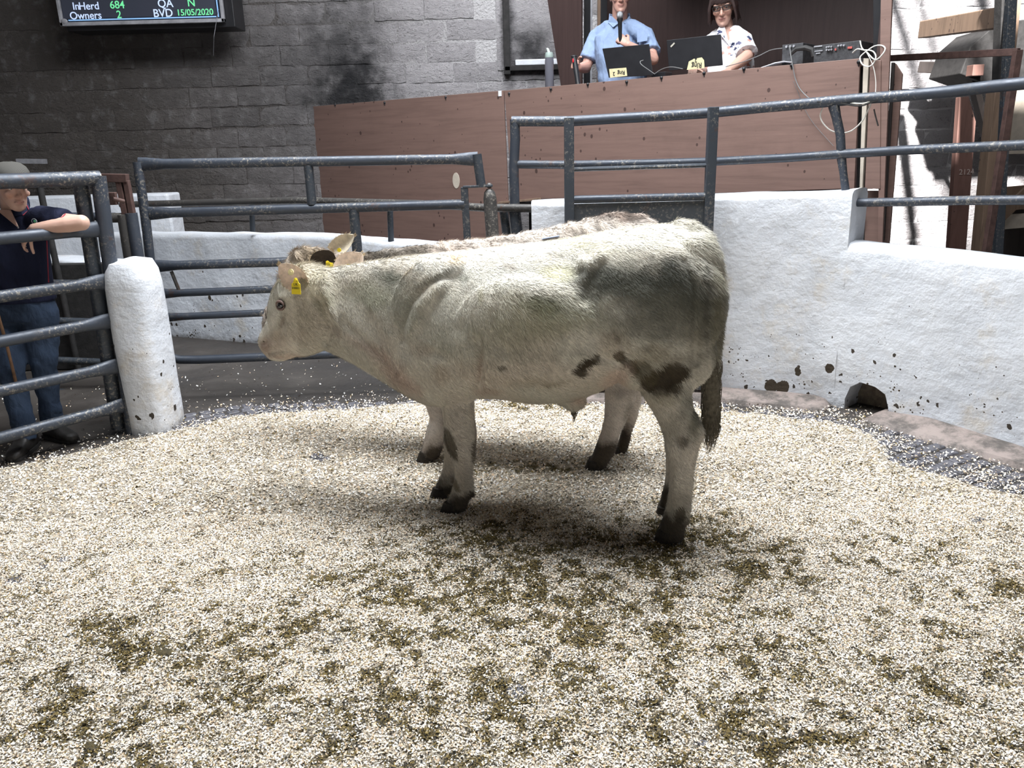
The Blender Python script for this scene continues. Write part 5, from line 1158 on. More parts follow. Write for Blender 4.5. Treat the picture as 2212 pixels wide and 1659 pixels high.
class Head:
    def __init__(s, c, yaw, pitch, sc=1.0, roll=0.0): s.c = V(c); s.R = basis(yaw, pitch, roll); s.s = sc
    def p(s, x, y, z): return s.c + s.R @ (V((x, y, z)) * s.s)
    def ax(s): return (s.R @ V((1, 0, 0)), s.R @ V((0, 1, 0)), s.R @ V((0, 0, 1)))
    def build(s, mb, fem=0):
        st = [(-.118, .018, -.086, -.040), (-.108, .034, -.096, -.030), (-.090, .046, -.097, -.010), (-.066, .055, -.093, .020), (-.045, .060, -.090, .045), (-.020, .066, -.088, .070), (.004, .069, -.084, .086), (.025, .071, -.089, .094), (.045, .073, -.091, .098), (.068, .072, -.084, .097), (.090, .064, -.066, .085), (.108, .046, -.040, .062), (.120, .018, -.012, .028)]
        rings = []
        for (z, hw, yf, yb) in st:
            r = []; ym = (yf + yb) / 2; hd = (yb - yf) / 2
            for k in range(28):
                a = 2 * math.pi * k / 28; ca, sa = math.cos(a), math.sin(a); r.append(s.p(hw * math.copysign(abs(ca) ** .9, ca), ym + hd * sa, z))
            rings.append(r)
        mb.loft(rings); X, Y, Z = s.ax(); k = s.s
        mb.capsule([s.p(0, -.088, .018), s.p(0, -.100, -.008), s.p(0, -.114, -.028)], [.008 * k, .0095 * k, .012 * k], 10)
        for q in (-1, 1):
            mb.ell(s.p(q * .012, -.098, -.033), .009 * k, .011 * k, .007 * k, (X, Y, Z))
            mb.ell(s.p(q * .034, -.086, .030), .024 * k, .012 * k, .008 * k, (X, Y, Z))       # brow
            mb.ell(s.p(q * .042, -.074, -.022), .022 * k, .018 * k, .018 * k, (X, Y, Z))      # cheek
            mb.ell(s.p(q * .073, .012, -.008), .009 * k, .019 * k, .031 * k, (X, Y, Z))       # ear
            mb.ell(s.p(q * .079, .016, .004), .007 * k, .015 * k, .018 * k, (X, Y, Z))
        mb.ell(s.p(0, -.094, -.056), .024 * k, .010 * k, .0055 * k, (X, Y, Z)); mb.ell(s.p(0, -.092, -.068), .021 * k, .011 * k, .006 * k, (X, Y, Z)); mb.ell(s.p(0, -.090, -.100), .018 * k, .014 * k, .014 * k, (X, Y, Z))
    def colour(s, co, base, lips=(.42, .16, .14), stub=0.0, brow=(.10, .06, .04), brow_k=.7):
        L = ((co - np.array(s.c)) @ np.array(s.R)) / s.s; col = np.tile(np.array(base), (len(co), 1))
        def bl(m, c):
            nonlocal col
            m = np.clip(m, 0, 1)[:, None]; col = col * (1 - m) + np.array(c) * m
        inh = np.linalg.norm(L, axis=1) < .22
        g = lambda cx, cz, rx, rz: np.exp(-(((np.abs(L[:, 0]) - cx) / rx) ** 2 + ((L[:, 2] - cz) / rz) ** 2)) * (L[:, 1] < -.03) * inh
        bl(.45 * g(.042, -.03, .025, .02), (base[0] * 1.0, base[1] * .70, base[2] * .64)); bl(.4 * g(0, -.025, .014, .016), (base[0], base[1] * .7, base[2] * .62))
        bl(.85 * g(0, -.062, .023, .009), lips); bl(1.1 * np.clip(1 - np.abs(L[:, 2] + .0617) / .0028, 0, 1) * (np.abs(L[:, 0]) < .024) * (L[:, 1] < -.03) * inh, (.10, .035, .03))
        bl(stub * np.clip((-.03 - L[:, 2]) * 30, 0, 1) * inh * (L[:, 1] < .02), (.16, .11, .09)); bl(brow_k * g(.035, .036, .020, .006), brow)
        bl(.5 * g(.032, .012, .018, .010), (base[0] * .6, base[1] * .45, base[2] * .42))
        return col
    def eyes(s, parent, k_open=1):
        X, Y, Z = s.ax(); k = s.s
        for q in (-1, 1):
            c = s.p(q * .032, -.0755, .012); mb = MB(); mb.ell(c, .0115 * k, .0115 * k, .0115 * k, (X, Y, Z), n=14, m=10); e = mb.build('eye', M['eyewhite'], parent, smooth=True)
            mb = MB(); mb.ell(c + s.R @ V((.001, -.0085, -.003)) * k, .0052 * k, .004 * k, .0052 * k, (X, Y, Z), n=12, m=8); mb.build('iris', M['iris'], e, smooth=True)
            mb = MB(); pts = [s.p(q * .032 + .0135 * math.cos(a), -.0865 + .004 * abs(math.cos(a)), .0125 + .0068 * math.sin(a)) for a in [math.pi * t / 8 for t in range(9)]]
            mb.tube(pts, [.0022 * k] * 9, 6); mb.build('upper_eyelid', M['lid'], parent, smooth=True)
M['eyewhite'] = plain('eye_white', (.55, .52, .50), .2); M['iris'] = plain('iris', (.04, .035, .03), .1); M['lid'] = plain('eyelid_skin', (.33, .20, .16), .6)
def hand(mb, wrist, d, nrm, s=1.0, curl=.5, side=1, thumb_curl=.5, spread=.1):
    """d: wrist to knuckles, nrm: out of the back of the hand, side: thumb on +cross or -cross"""
    d = V(d).normalized(); nrm = (V(nrm) - d * V(nrm).dot(d)).normalized(); sd = d.cross(nrm) * side; w = V(wrist)
    kn = w + d * (.088 * s)
    rings = []
    for t, hw, hd in ((0, .027, .019), (.03, .032, .017), (.06, .038, .015), (.088, .040, .012), (.098, .036, .009)):
        c = w + d * (t * s); rings.append([c + sd * (hw * s * math.cos(2 * math.pi * k / 14)) + nrm * (hd * s * math.sin(2 * math.pi * k / 14)) for k in range(14)])
    mb.loft(rings)
    for i, (off, L) in enumerate(((.030, .070), (.010, .080), (-.011, .075), (-.031, .058))):
        p = w + d * (.080 * s) + sd * (off * s); a = curl * .7; dd = (d * math.cos(a) - nrm * math.sin(a) + sd * (off * spread * 6)).normalized(); r = .0088 * s * (1 if i < 3 else .88)
        pts = [p]; rr = [r]
        for k, f in enumerate((.45, .30, .25)):
            p = p + dd * (L * f * s); pts.append(p); r *= .92; rr.append(r); a += curl * (1.15 if k == 0 else .9); dd = (d * math.cos(a) - nrm * math.sin(a) + sd * (off * spread * 4)).normalized()
        mb.capsule(pts, rr, 10)
    p = w + d * (.022 * s) + sd * (.026 * s); dd = (d * .65 + sd * .75 - nrm * .2).normalized(); pts = [p]; rr = [.0125 * s]
    for k, f in enumerate((.040, .032, .026)):
        p = p + dd * (f * s); pts.append(p); rr.append(.0105 * s - .001 * k); dd = (dd - sd * (.45 * thumb_curl) - nrm * (.55 * thumb_curl)).normalized()
    mb.capsule(pts, rr, 10)
def ring_loft(mb, sts, X=V((1, 0, 0)), e=2.4, n=28):
    rings = []
    for (c, hw, hd) in sts:
        c = V(c); r = []
        for k in range(n):
            a = 2 * math.pi * k / n; ca, sa = math.cos(a), math.sin(a); r.append(c + X * (hw * math.copysign(abs(ca) ** (2 / e), ca)) + UP.cross(X) * (hd * math.copysign(abs(sa) ** (2 / e), sa)))
        rings.append(r)
    mb.loft(rings)
def cloth(name, mb, mat, parent, voxel=.009, fold=.010, fs=9, sm=3):
    me = remeshed(mb, voxel, sm); co = coords(me); nr = normals(me)
    f = (fbm(co[:, 0] * 1.2 + co[:, 1], co[:, 2] * 1.0 + co[:, 0] * .6, fs, 3) - .5) + .5 * (np.abs(fbm(co[:, 0] * 2, co[:, 2] * .7, fs * 1.6, 2) - .5) * -2 + .2)
    co = co + nr * (f * fold)[:, None]; me.vertices.foreach_set('co', co.astype(np.float32).ravel()); me.update(); me.materials.append(mat); return link(name, me, parent)
def body_mesh(mb, parent, mat, colour_fn, voxel=.006):
    me = remeshed(mb, voxel, 2); set_col(me, colour_fn(coords(me))); me.materials.append(mat); return link('body', me, parent)

# ---------- young man at the left gate
b1 = onZ(138, 958); b2 = onZ(52, 984); ym = 4.42
man = thing('person', ((b1.x + b2.x) / 2, (b1.y + b2.y) / 2 + .1, 0), 'young man in flat cap, navy polo and jeans leaning a forearm on the left gate', 'person')
def A(px, py, y=ym): return onY(px, py, y)
hd_ = Head(A(24, 402, 4.40), math.radians(50), math.radians(14), 1.0)
neck = A(20, 452, 4.45); shL = A(92, 474, 4.44); shR = A(-48, 476, 4.50); elL = A(176, 481, 4.36); wrL = A(74, 494, 4.32); elR = A(-80, 575, 4.45); wrR = A(-34, 620, 4.33)
pel = A(52, 668, 4.47); hipL = A(86, 672, 4.47); hipR = A(18, 674, 4.50); knL = A(96, 792, 4.42); knR = A(26, 805, 4.32); anL = V((b1.x - .10, b1.y + .09, .10)); anR = V((b2.x - .02, b2.y + .08, .10))
mb = MB(); hd_.build(mb)
mb.capsule([hd_.p(0, .02, -.06), neck + V((0, .03, .02)), neck + V((0, .04, -.06))], [.052, .056, .07], 14)
ring_loft(mb, [(neck + V((0, .04, -.02)), .07, .06), (neck + V((.0, .04, -.09)), .17, .09), (A(30, 530, 4.48), .16, .10), (A(42, 610, 4.48), .14, .095), (pel, .16, .10)])
for s_, e_, w_ in ((shL, elL, wrL), (shR, elR, wrR)): mb.capsule([s_, s_.lerp(e_, .5), e_], [.052, .046, .040], 12); mb.capsule([e_, e_.lerp(w_, .3), w_], [.043, .044, .028], 12)
for h_, k_, a_ in ((hipL, knL, anL), (hipR, knR, anR)): mb.capsule([h_, h_.lerp(k_, .5), k_, k_.lerp(a_, .35), a_], [.085, .07, .05, .05, .035], 12)
hand(mb, wrL + V((-.01, .0, -.002)), A(48, 524, 4.33) - wrL, V((-.25, -.75, .6)), 1.0, .45, -1, .4)
hand(mb, wrR, V((.3, -.3, -.7)), V((-.3, -.9, 0)), 1.0, 1.25, -1, 1.0)
SK1 = (.52, .33, .26); M['skin1'] = skin_mat('fair_skin', SK1)
def cf1(co):
    c = hd_.colour(co, SK1, (.45, .20, .18)); return c
body_mesh(mb, man, M['skin1'], cf1); hd_.eyes(man)
M['navy'] = cloth_mat('navy_polo_cloth', (.012, .015, .036)); M['red_trim'] = plain('dark_red_piping', (.26, .02, .04), .7)
mb = MB(); ring_loft(mb, [(neck + V((0, .045, .0)), .075, .07), (neck + V((0, .04, -.05)), .135, .09), (neck + V((.0, .04, -.10)), .20, .115), (A(22, 500, 4.47), .198, .125), (A(34, 560, 4.47), .180, .125), (A(44, 612, 4.47), .172, .120), (A(48, 650, 4.47), .180, .125)])
for s_, e_ in ((shL, elL), (shR, elR)): mb.capsule([s_ + (s_ - e_) * .1, s_], [.068, .074], 14); mb.tube([s_, s_.lerp(e_, .62)], [.074, .066], 16)
shirt = cloth('polo_shirt', mb, M['navy'], man, .009, .012)
# collar wings, zip, piping, badge
X, Y, Z = hd_.ax(); mb = MB()
cn = neck + V((0, .035, .012))
for q in (-1, 1):
    mb.prism([cn + V((q * .075, .02, .03)), cn + V((q * .070, -.045, .02)), cn + V((q * .030, -.085, -.055)), cn + V((q * .082, -.060, -.045)), cn + V((q * .100, -.005, -.020))], V((q * .004, -.008, .004)))
mb.tube([cn + V((.085 * math.cos(a), .085 * math.sin(a) * .8, .02)) for a in [math.pi * (t / 10) for t in range(11)]], [(.030, .006)] * 11, 8)
mb.build('collar', M['navy'], shirt, bevel=.003)
mb = MB(); mb.prism([neck + V((-.030, -.062, .00)), neck + V((.040, -.062, .0)), A(39, 492, 4.33)], V((0, .01, 0))); mb.build('neck_opening', M['skin_plain'] if 'skin_plain' in M else plain('chest_skin', SK1, .5), shirt)
for _p in ([cn + V((.078, -.01, .035)), cn + V((.104, -.03, -.02)), cn + V((.088, -.068, -.044))], [A(141, 462, 4.37), A(133, 470, 4.335), A(126, 476, 4.33)], [A(101, 520, 4.42), A(103, 560, 4.42), A(105, 610, 4.42)]):
    mb = MB(); mb.tube(_p, .0028, 6); mb.build('piping', M['red_trim'], shirt, smooth=True)
mb = MB(); z = A(39, 491, 4.325); mb.box(z, (.006, .004, .012)); mb.build('zip_pull', plain('zip_metal', (.6, .6, .62), .3, .8, .05), shirt)
bc = A(75, 478, 4.333); mb = MB(); mb.tube([bc + V((0, 0, 0)), bc + V((.002, -.004, 0))], .013, 16); bdg = mb.build('chest_badge', M['navy'], shirt); bdg['label'] = 'small round green and white badge'
mb = MB(); mb.tube([bc + V((.014 * math.cos(a), -.005, .014 * math.sin(a))) for a in [2 * math.pi * t / 18 for t in range(19)]], .0012, 5); mb.build('ring', plain('badge_white', (.5, .52, .55), .6), bdg, smooth=True)
mb = MB(); mb.ell(bc + V((.002, -.005, 0)), .008, .003, .007); mb.build('emblem', plain('badge_green', (.06, .28, .14), .6), bdg, smooth=True)
# jeans, belt, boots
M['denim'] = cloth_mat('blue_denim', (.034, .052, .090), 26, .35)
mb = MB(); ring_loft(mb, [(A(48, 636, 4.47), .160, .112), (A(50, 660, 4.47), .172, .120), (A(52, 690, 4.47), .178, .120)])
for h_, k_, a_ in ((hipL, knL, anL), (hipR, knR, anR)): mb.capsule([h_, h_.lerp(k_, .5), k_], [.098, .088, .068], 14); mb.tube([k_, k_.lerp(a_, .35), a_ + V((0, 0, .02)), a_ + V((0, -.01, -.03))], [.068, .066, .062, .062], 14)
jn = cloth('jeans', mb, M['denim'], man, .010, .016, 12)
mb = MB(); mb.tube([A(50, 640, 4.47) + V((.166 * math.cos(a), .117 * math.sin(a), 0)) for a in [2 * math.pi * t / 24 for t in range(25)]], [(.018, .004)] * 25, 8); bl_ = mb.build('belt', plain('brown_belt', (.07, .045, .03), .5), jn, smooth=True)
mb = MB(); mb.box(A(56, 640, 4.34), (.045, .008, .032)); mb.build('buckle', plain('buckle', (.35, .33, .3), .35, .7, .1), bl_, bevel=.003)
M['boot'] = plain('black_boot_leather', (.022, .020, .019), .5, 0, .3, 20, .3)
for g_, an_, yw in ((b1, anL, math.radians(62)), (b2, anR, math.radians(5))):
    mb = MB(); R = Matrix.Rotation(yw, 3, 'Z'); o_ = V((an_.x, an_.y, 0)); rings = []
    for (y, hw, zt) in ((.075, .03, .07), (.065, .036, .13), (.03, .040, .15), (-.03, .042, .125), (-.08, .044, .085), (-.13, .048, .066), (-.17, .042, .056), (-.195, .024, .040)):
        rings.append([o_ + R @ V((hw * math.copysign(abs(math.cos(a)) ** .75, math.cos(a)), y, zt / 2 + .004 + zt / 2 * math.copysign(abs(math.sin(a)) ** .75, math.sin(a)))) for a in [2 * math.pi * t / 18 for t in range(18)]])
    mb.loft(rings); mb.tube([an_ + V((0, 0, .0)), an_ + V((0, 0, .035))], [.048, .050], 14)
    me = remeshed(mb, .008, 3); me.materials.append(M['boot']); bo_ = link('boot', me, man)
    mb = MB(); sole = [(-.036, .075), (.036, .075), (.044, 0), (.042, -.06), (.050, -.12), (.040, -.175), (0, -.20), (-.040, -.175), (-.050, -.12), (-.042, -.06), (-.044, 0)]; mb.prism([o_ + R @ V((x, y, .003)) for x, y in sole], (0, 0, .018)); mb.build('sole', M['black_matt'], bo_)
# flat cap and hair
def m_tweed():
    n = N('grey_tweed', .95, 0, .1); w = n.t.nodes.new('ShaderNodeTexWave'); w.inputs['Scale'].default_value = 60; w.inputs['Distortion'].default_value = .4; n.lk(n.pos, w.inputs['Vector'])
    n.col(n.mix(n.math('MULTIPLY', w.outputs['Fac'], .5), (.085, .082, .075), (.030, .029, .028))); n.bump(n.noise(200, 2), .4, .002); return n.m
M['tweed'] = m_tweed()
mb = MB(); rings = []
for (z, hw, yf, yb) in ((.052, .082, -.112, .108), (.066, .089, -.122, .114), (.085, .090, -.112, .112), (.105, .080, -.085, .098), (.122, .058, -.050, .070), (.130, .020, -.010, .03)):
    rings.append([hd_.p(hw * math.cos(a), (yf + yb) / 2 + (yb - yf) / 2 * math.sin(a), z + (.012 if math.sin(a) > 0 else -.004) * abs(math.sin(a)) * -1) for a in [2 * math.pi * t / 28 for t in range(28)]])
mb.loft(rings); cap_ = mb.build('flat_cap', M['tweed'], man, smooth=True)
mb = MB(); n_ = 15; vs = []; fs = []
for k in range(n_):
    a = math.pi * (1 + k / (n_ - 1)); i_ = hd_.p(.078 * math.cos(a), -.06 + .055 * math.sin(a), .052); o_ = hd_.p(.080 * math.cos(a), -.055 + .105 * math.sin(a), .040 - .008 * abs(math.sin(a)))
    vs += [i_, o_, o_ + V((0, 0, -.006)), i_ + V((0, 0, -.006))]
for k in range(n_ - 1):
    a, b = 4 * k, 4 * k + 4; fs += [(a, a + 1, b + 1, b), (a + 1, a + 2, b + 2, b + 1), (a + 2, a + 3, b + 3, b + 2)]
mb.add(vs, fs); mb.build('peak', M['tweed'], cap_, smooth=True)
M['hair_brown'] = plain('brown_hair', (.07, .04, .025), .7, 0, .4, 90, .6)
mb = MB(); rings = []
for (z, hw, yf, yb) in ((-.03, .060, .03, .088), (.0, .074, .015, .100), (.03, .078, .00, .108), (.06, .080, -.02, .108)):
    rings.append([hd_.p(hw * math.cos(a), (yf + yb) / 2 + (yb - yf) / 2 * math.sin(a), z) for a in [2 * math.pi * t / 24 for t in range(24)]])
mb.loft(rings); mb.build('hair', M['hair_brown'], man, smooth=True)
# walking stick
st_ = [A(-34, 560, 4.26), A(-20, 625, 4.26), A(0, 695, 4.25), A(12, 735, 4.25), A(22, 775, 4.25), A(33, 820, 4.26), A(40, 862, 4.26), A(42, 900, 4.27)]; e_ = V((st_[-1].x + .01, st_[-1].y, .012)); st_.append(e_)
mb = MB(); mb.tube(st_, [.009, .009, .0085, .009, .008, .0085, .0075, .007, .006], 8); tag(mb.build('walking_stick', plain('brown_stick', (.16, .085, .045), .6, 0, .3, 30, .4), smooth=True), 'knobbly brown wooden drover stick held by the young man in the cap', 'stick')

# ---------- auctioneer (man) and clerk (woman) in the booth
off0 = .62
auc = thing('person', Bp(1338, 200, off0), 'man in light blue short-sleeved shirt speaking into a microphone in the booth', 'person')
def Bq(px, py, o=off0): return Bp(px, py, o)
k_ = Bq(1338, 60).y / 5.6
hA = Head(Bq(1340, -9), math.radians(-4), math.radians(10), 1.12)
nk = Bq(1339, 47, off0 + .05); sR = Bq(1288, 80, off0 + .04); sL = Bq(1394, 76, off0 + .04); eR = Bq(1266, 146, off0 - .08); wR_ = Bq(1250, 146, off0 - .30); eL = Bq(1411, 128, off0 - .10); wL_ = Bq(1357, 97, off0 - .28)
w0 = Bq(1345, 200, off0 + .06)
mb = MB(); hA.build(mb); mb.capsule([hA.p(0, .02, -.06), nk, nk + V((0, .02, -.06))], [.065, .068, .08], 14)
ring_loft(mb, [(nk + V((0, .02, -.02)), .08, .07), (nk + V((0, .02, -.12)), .20, .11), (w0.lerp(nk, .5), .19, .14), (w0, .18, .15), (w0 - V((0, 0, .15)), .18, .14)])
for s_, e_, w_ in ((sR, eR, wR_), (sL, eL, wL_)): mb.capsule([s_, e_], [.058, .046], 12); mb.capsule([e_, e_.lerp(w_, .3), w_], [.048, .050, .032], 12)
for q in (-1, 1): mb.capsule([w0 + V((q * .10, 0, -.15)), w0 + V((q * .13, -.30, -.22)), w0 + V((q * .13, -.32, -.60))], [.09, .075, .05], 12)
hand(mb, wR_, Bq(1242, 141, off0 - .36) - wR_, V((-.8, -.4, .3)), 1.08, 1.2, -1, .9)
hand(mb, wL_, Bq(1336, 80, off0 - .31) - wL_, V((.15, -1, .1)), 1.08, 1.35, 1, 1.1)
SK2 = (.44, .25, .20); M['skin2'] = skin_mat('ruddy_skin', SK2)
body_mesh(mb, auc, M['skin2'], lambda co: hA.colour(co, SK2, (.36, .14, .12), .12, (.16, .12, .10), .5)); hA.eyes(auc)
M['blue_shirt'] = cloth_mat('light_blue_shirt', (.20, .265, .40), 20, .10)
mb = MB(); ring_loft(mb, [(nk + V((0, .025, .0)), .088, .08), (nk + V((0, .025, -.05)), .15, .11), (nk + V((0, .02, -.11)), .215, .13), (w0.lerp(nk, .55), .225, .16), (w0.lerp(nk, .2), .215, .17), (w0, .20, .165), (w0 - V((0, 0, .08)), .195, .16)])
for s_, e_ in ((sR, eR), (sL, eL)): mb.capsule([nk + V((0, .03, -.035)), nk.lerp(s_, .5) + V((0, .02, .012)), s_], [.062, .066, .070], 14); mb.tube([s_ + (s_ - e_) * .05, s_.lerp(e_, .45), s_.lerp(e_, .76)], [.072, .076, .083], 16)
shA = cloth('shirt', mb, M['blue_shirt'], auc, .010, .020, 8)
mb = MB(); cc2 = nk + V((0, .01, .01))
for q in (-1, 1): mb.prism([cc2 + V((q * .085, .03, .045)), cc2 + V((q * .075, -.055, .03)), cc2 + V((q * .020, -.100, -.035)), cc2 + V((q * .070, -.105, -.070)), cc2 + V((q * .105, -.03, -.020))], V((q * .003, -.008, .003)))
mb.tube([cc2 + V((.088 * math.cos(a), .088 * math.sin(a) * .8 + .01, .03)) for a in [math.pi * (t / 10) for t in range(11)]], [(.034, .006)] * 11, 8); mb.build('collar', M['blue_shirt'], shA, bevel=.003)
mb = MB(); mb.prism([Bq(1376, 66, off0 - .115), Bq(1400, 64, off0 - .105), Bq(1398, 88, off0 - .125), Bq(1376, 92, off0 - .14)], V((0, -.004, 0))); mb.build('pocket', M['blue_shirt'], shA, bevel=.001)
mb = MB(); [mb.ell(Bq(1339, y_, off0 - .155), .006, .004, .006) for y_ in (112, 135)]; 
M['navy_trouser'] = cloth_mat('dark_trousers', (.02, .022, .03)); mb = MB(); ring_loft(mb, [(w0 - V((0, 0, .04)), .20, .17), (w0 - V((0, 0, .18)), .20, .17)])
for q in (-1, 1): mb.capsule([w0 + V((q * .10, 0, -.15)), w0 + V((q * .13, -.30, -.22)), w0 + V((q * .13, -.32, -.60))], [.10, .085, .06], 12)
cloth('trousers', mb, M['navy_trouser'], auc, .014, .01)
M['hair_grey'] = plain('grey_hair', (.17, .15, .14), .7, 0, .4, 90, .6)
mb = MB(); rings = []
for (z, hw, yf, yb) in ((-.03, .062, .03, .092), (.0, .077, .015, .104), (.04, .081, -.01, .110), (.08, .078, -.05, .106), (.11, .060, -.05, .085), (.130, .030, -.02, .045)):
    rings.append([hA.p(hw * math.cos(a), (yf + yb) / 2 + (yb - yf) / 2 * math.sin(a), z) for a in [2 * math.pi * t / 24 for t in range(24)]])
mb.loft(rings); mb.build('hair', M['hair_grey'], auc, smooth=True)
M['glass'] = N('lens_glass', .05).m; M['glass'].node_tree.nodes['Principled BSDF'].inputs['Transmission Weight'].default_value = 1.0; M['glass'].node_tree.nodes['Principled BSDF'].inputs['IOR'].default_value = 1.05
def glasses(H, parent, mat, r=.0017, w=.025, h=.016, z0=.010):
    mb = MB(); le = MB()
    for q in (-1, 1):
        pts = [H.p(q * .034 + w * math.copysign(abs(math.cos(a)) ** .7, math.cos(a)), -.102 + .008 * (abs(math.cos(a)) if math.cos(a) * q > 0 else 0), z0 + h * math.copysign(abs(math.sin(a)) ** .7, math.sin(a))) for a in [2 * math.pi * t / 20 for t in range(21)]]
        mb.tube(pts, r * H.s, 6); le.prism(pts[:-1], H.R @ V((0, .0015, 0))); mb.tube([H.p(q * .060, -.096, z0 + .006), H.p(q * .076, -.05, z0 + .006), H.p(q * .078, .01, z0 + .002)], r * 1.1 * H.s, 6)
    mb.tube([H.p(-.010, -.103, z0 + .004), H.p(0, -.108, z0 + .007), H.p(.010, -.103, z0 + .004)], r * H.s, 6); g = mb.build('glasses', mat, parent, smooth=True); le.build('lens', M['glass'], g); return g
glasses(hA, auc, plain('thin_metal', (.30, .25, .2), .3, .8, .05), .0012)
# microphone
mt = Bq(1339, 33, off0 - .33); mbm = Bq(1340, 96, off0 - .31); dm = (mbm - mt).normalized()
mic = thing('microphone', mbm, 'hand-held microphone with silver ball head held to the man\'s mouth', 'microphone')
mb = MB(); mb.ell(mt, .028, .028, .030, n=16, m=10); mb.build('ball_head', plain('mic_mesh', (.32, .33, .35), .35, .7, .3, 300, .6), mic, smooth=True)
mb = MB(); mb.tube([mt + dm * .022, mt + dm * .035, mt + dm * .05, mbm], [.024, .026, .018, .013], 14); mb.build('handle', M['black'], mic, smooth=True)

wom = thing('person', Bp(1565, 200, off0), 'dark-haired woman in glasses and white patterned blouse working at a laptop', 'person')
hW = Head(Bq(1562, 14, off0 + .02), math.radians(-22), math.radians(20), 1.10, math.radians(-4))
nk = Bq(1572, 66, off0 + .08); sR = Bq(1531, 98, off0 + .04); sL = Bq(1604, 84, off0 + .04); eR = Bq(1518, 150, off0 - .05); wR_ = Bq(1500, 150, off0 - .28); eL = Bq(1614, 122, off0 - .05); wL_ = Bq(1574, 152, off0 - .26); w0 = Bq(1576, 205, off0 + .08)
mb = MB(); hW.build(mb, 1); mb.capsule([hW.p(0, .025, -.06), nk, nk + V((0, .01, -.06))], [.050, .054, .065], 14)
ring_loft(mb, [(nk + V((0, .02, -.02)), .07, .06), (nk + V((0, .02, -.10)), .165, .10), (w0.lerp(nk, .5), .17, .12), (w0, .16, .13), (w0 - V((0, 0, .15)), .18, .14)])
for s_, e_, w_ in ((sR, eR, wR_), (sL, eL, wL_)): mb.capsule([s_, e_], [.050, .043], 12); mb.capsule([e_, e_.lerp(w_, .3), w_], [.046, .046, .028], 12)
for q in (-1, 1): mb.capsule([w0 + V((q * .10, 0, -.15)), w0 + V((q * .12, -.28, -.22)), w0 + V((q * .12, -.30, -.60))], [.09, .07, .05], 12)
hand(mb, wR_, V((-.3, -.8, -.1)), V((0, 0, 1)), .95, .4, -1, .3); hand(mb, wL_, V((-.5, -.8, -.15)), V((0, 0, 1)), .95, .4, 1, .3)
SK3 = (.46, .28, .22); M['skin3'] = skin_mat('tanned_skin', SK3)
body_mesh(mb, wom, M['skin3'], lambda co: hW.colour(co, SK3, (.42, .14, .14), 0, (.05, .03, .025), .7)); hW.eyes(wom)
def m_blouse():
    n = N('white_print_blouse', .8, 0, .2); v = n.voro(19, n.scale(n.pos, (1, .3, 1.4))); c2 = n.voro(19, n.scale(n.pos, (1, .3, 1.4)), out='Color'); s3 = n.sep(c2)
    m = n.math('MULTIPLY', n.math('LESS_THAN', v, n.math('MULTIPLY', n.noise(70, 2), .70)), n.math('LESS_THAN', s3[1], .75))
    n.col(n.mix(m, (.72, .71, .74), n.ramp(s3[0], [(.0, (.05, .06, .12)), (.5, (.10, .10, .16)), (.55, (.50, .24, .20)), (1, (.45, .25, .22))], 'CONSTANT'))); n.bump(n.noise(18, 3), .5, .02); return n.m
M['blouse'] = m_blouse()
mb = MB(); ring_loft(mb, [(nk + V((0, .03, -.01)), .080, .07), (nk + V((0, .03, -.05)), .135, .10), (nk + V((0, .02, -.10)), .185, .12), (w0.lerp(nk, .5), .195, .15), (w0, .185, .15), (w0 - V((0, 0, .08)), .19, .155)])
for s_, e_ in ((sR, eR), (sL, eL)): mb.capsule([nk + V((0, .03, -.03)), nk.lerp(s_, .5) + V((0, .02, .014)), s_], [.052, .060, .066], 14); mb.tube([s_ + (s_ - e_) * .05, s_.lerp(e_, .5), s_.lerp(e_, .85)], [.068, .076, .088], 16)
blo = cloth('blouse', mb, M['blouse'], wom, .010, .018, 9)
mb = MB(); f_ = nk + V((0, -.10, -.02)); mb.prism([nk + V((-.045, -.062, .02)), nk + V((.045, -.062, .02)), nk + V((-.012, -.105, -.13))], V((0, .02, 0))); mb.build('neck_opening', plain('chest_skin_tan', SK3, .5), blo)
mb = MB()
for q in (-1, 1): mb.prism([nk + V((q * .070, -.02, .03)), nk + V((q * .045, -.075, .02)), nk + V((-.010, -.118, -.13)), nk + V((q * .050 - .005, -.120, -.08)), nk + V((q * .100, -.06, -.01))], V((q * .003, -.006, .003)))
mb.build('collar', M['blouse'], blo, bevel=.002)
mb = MB(); ring_loft(mb, [(w0 - V((0, 0, .04)), .18, .16), (w0 - V((0, 0, .18)), .19, .17)])
for q in (-1, 1): mb.capsule([w0 + V((q * .10, 0, -.15)), w0 + V((q * .12, -.28, -.22)), w0 + V((q * .12, -.30, -.60))], [.10, .08, .06], 12)
cloth('trousers', mb, M['navy_trouser'], wom, .014, .01)
M['hair_dark'] = plain('dark_brown_hair', (.030, .013, .011), .55, 0, .5, 90, .8, .5)
mb = MB(); rings = []
for (z, hw, yf, yb) in ((-.115, .050, .045, .085), (-.09, .078, .02, .105), (-.05, .088, .005, .118), (.0, .090, -.012, .122), (.04, .090, -.035, .122), (.075, .088, -.085, .118), (.105, .072, -.082, .098), (.128, .040, -.045, .06), (.136, .012, -.01, .02)):
    rings.append([hW.p(hw * math.cos(a), (yf + yb) / 2 + (yb - yf) / 2 * math.sin(a), z) for a in [2 * math.pi * t / 28 for t in range(28)]])
mb.loft(rings)
r = random.Random(9)
for k in range(15):   # fringe and side locks
    x = -.072 + .144 * k / 14; e = -abs(x) * .2; mb.tube([hW.p(x * .8, -.078, .100), hW.p(x, -.104 + abs(x) * .35, .070), hW.p(x * 1.06, -.106 + abs(x) * .42, .034 + r.uniform(-.006, .008))], [(.012, .010), (.010, .007), (.004, .003)], 6)
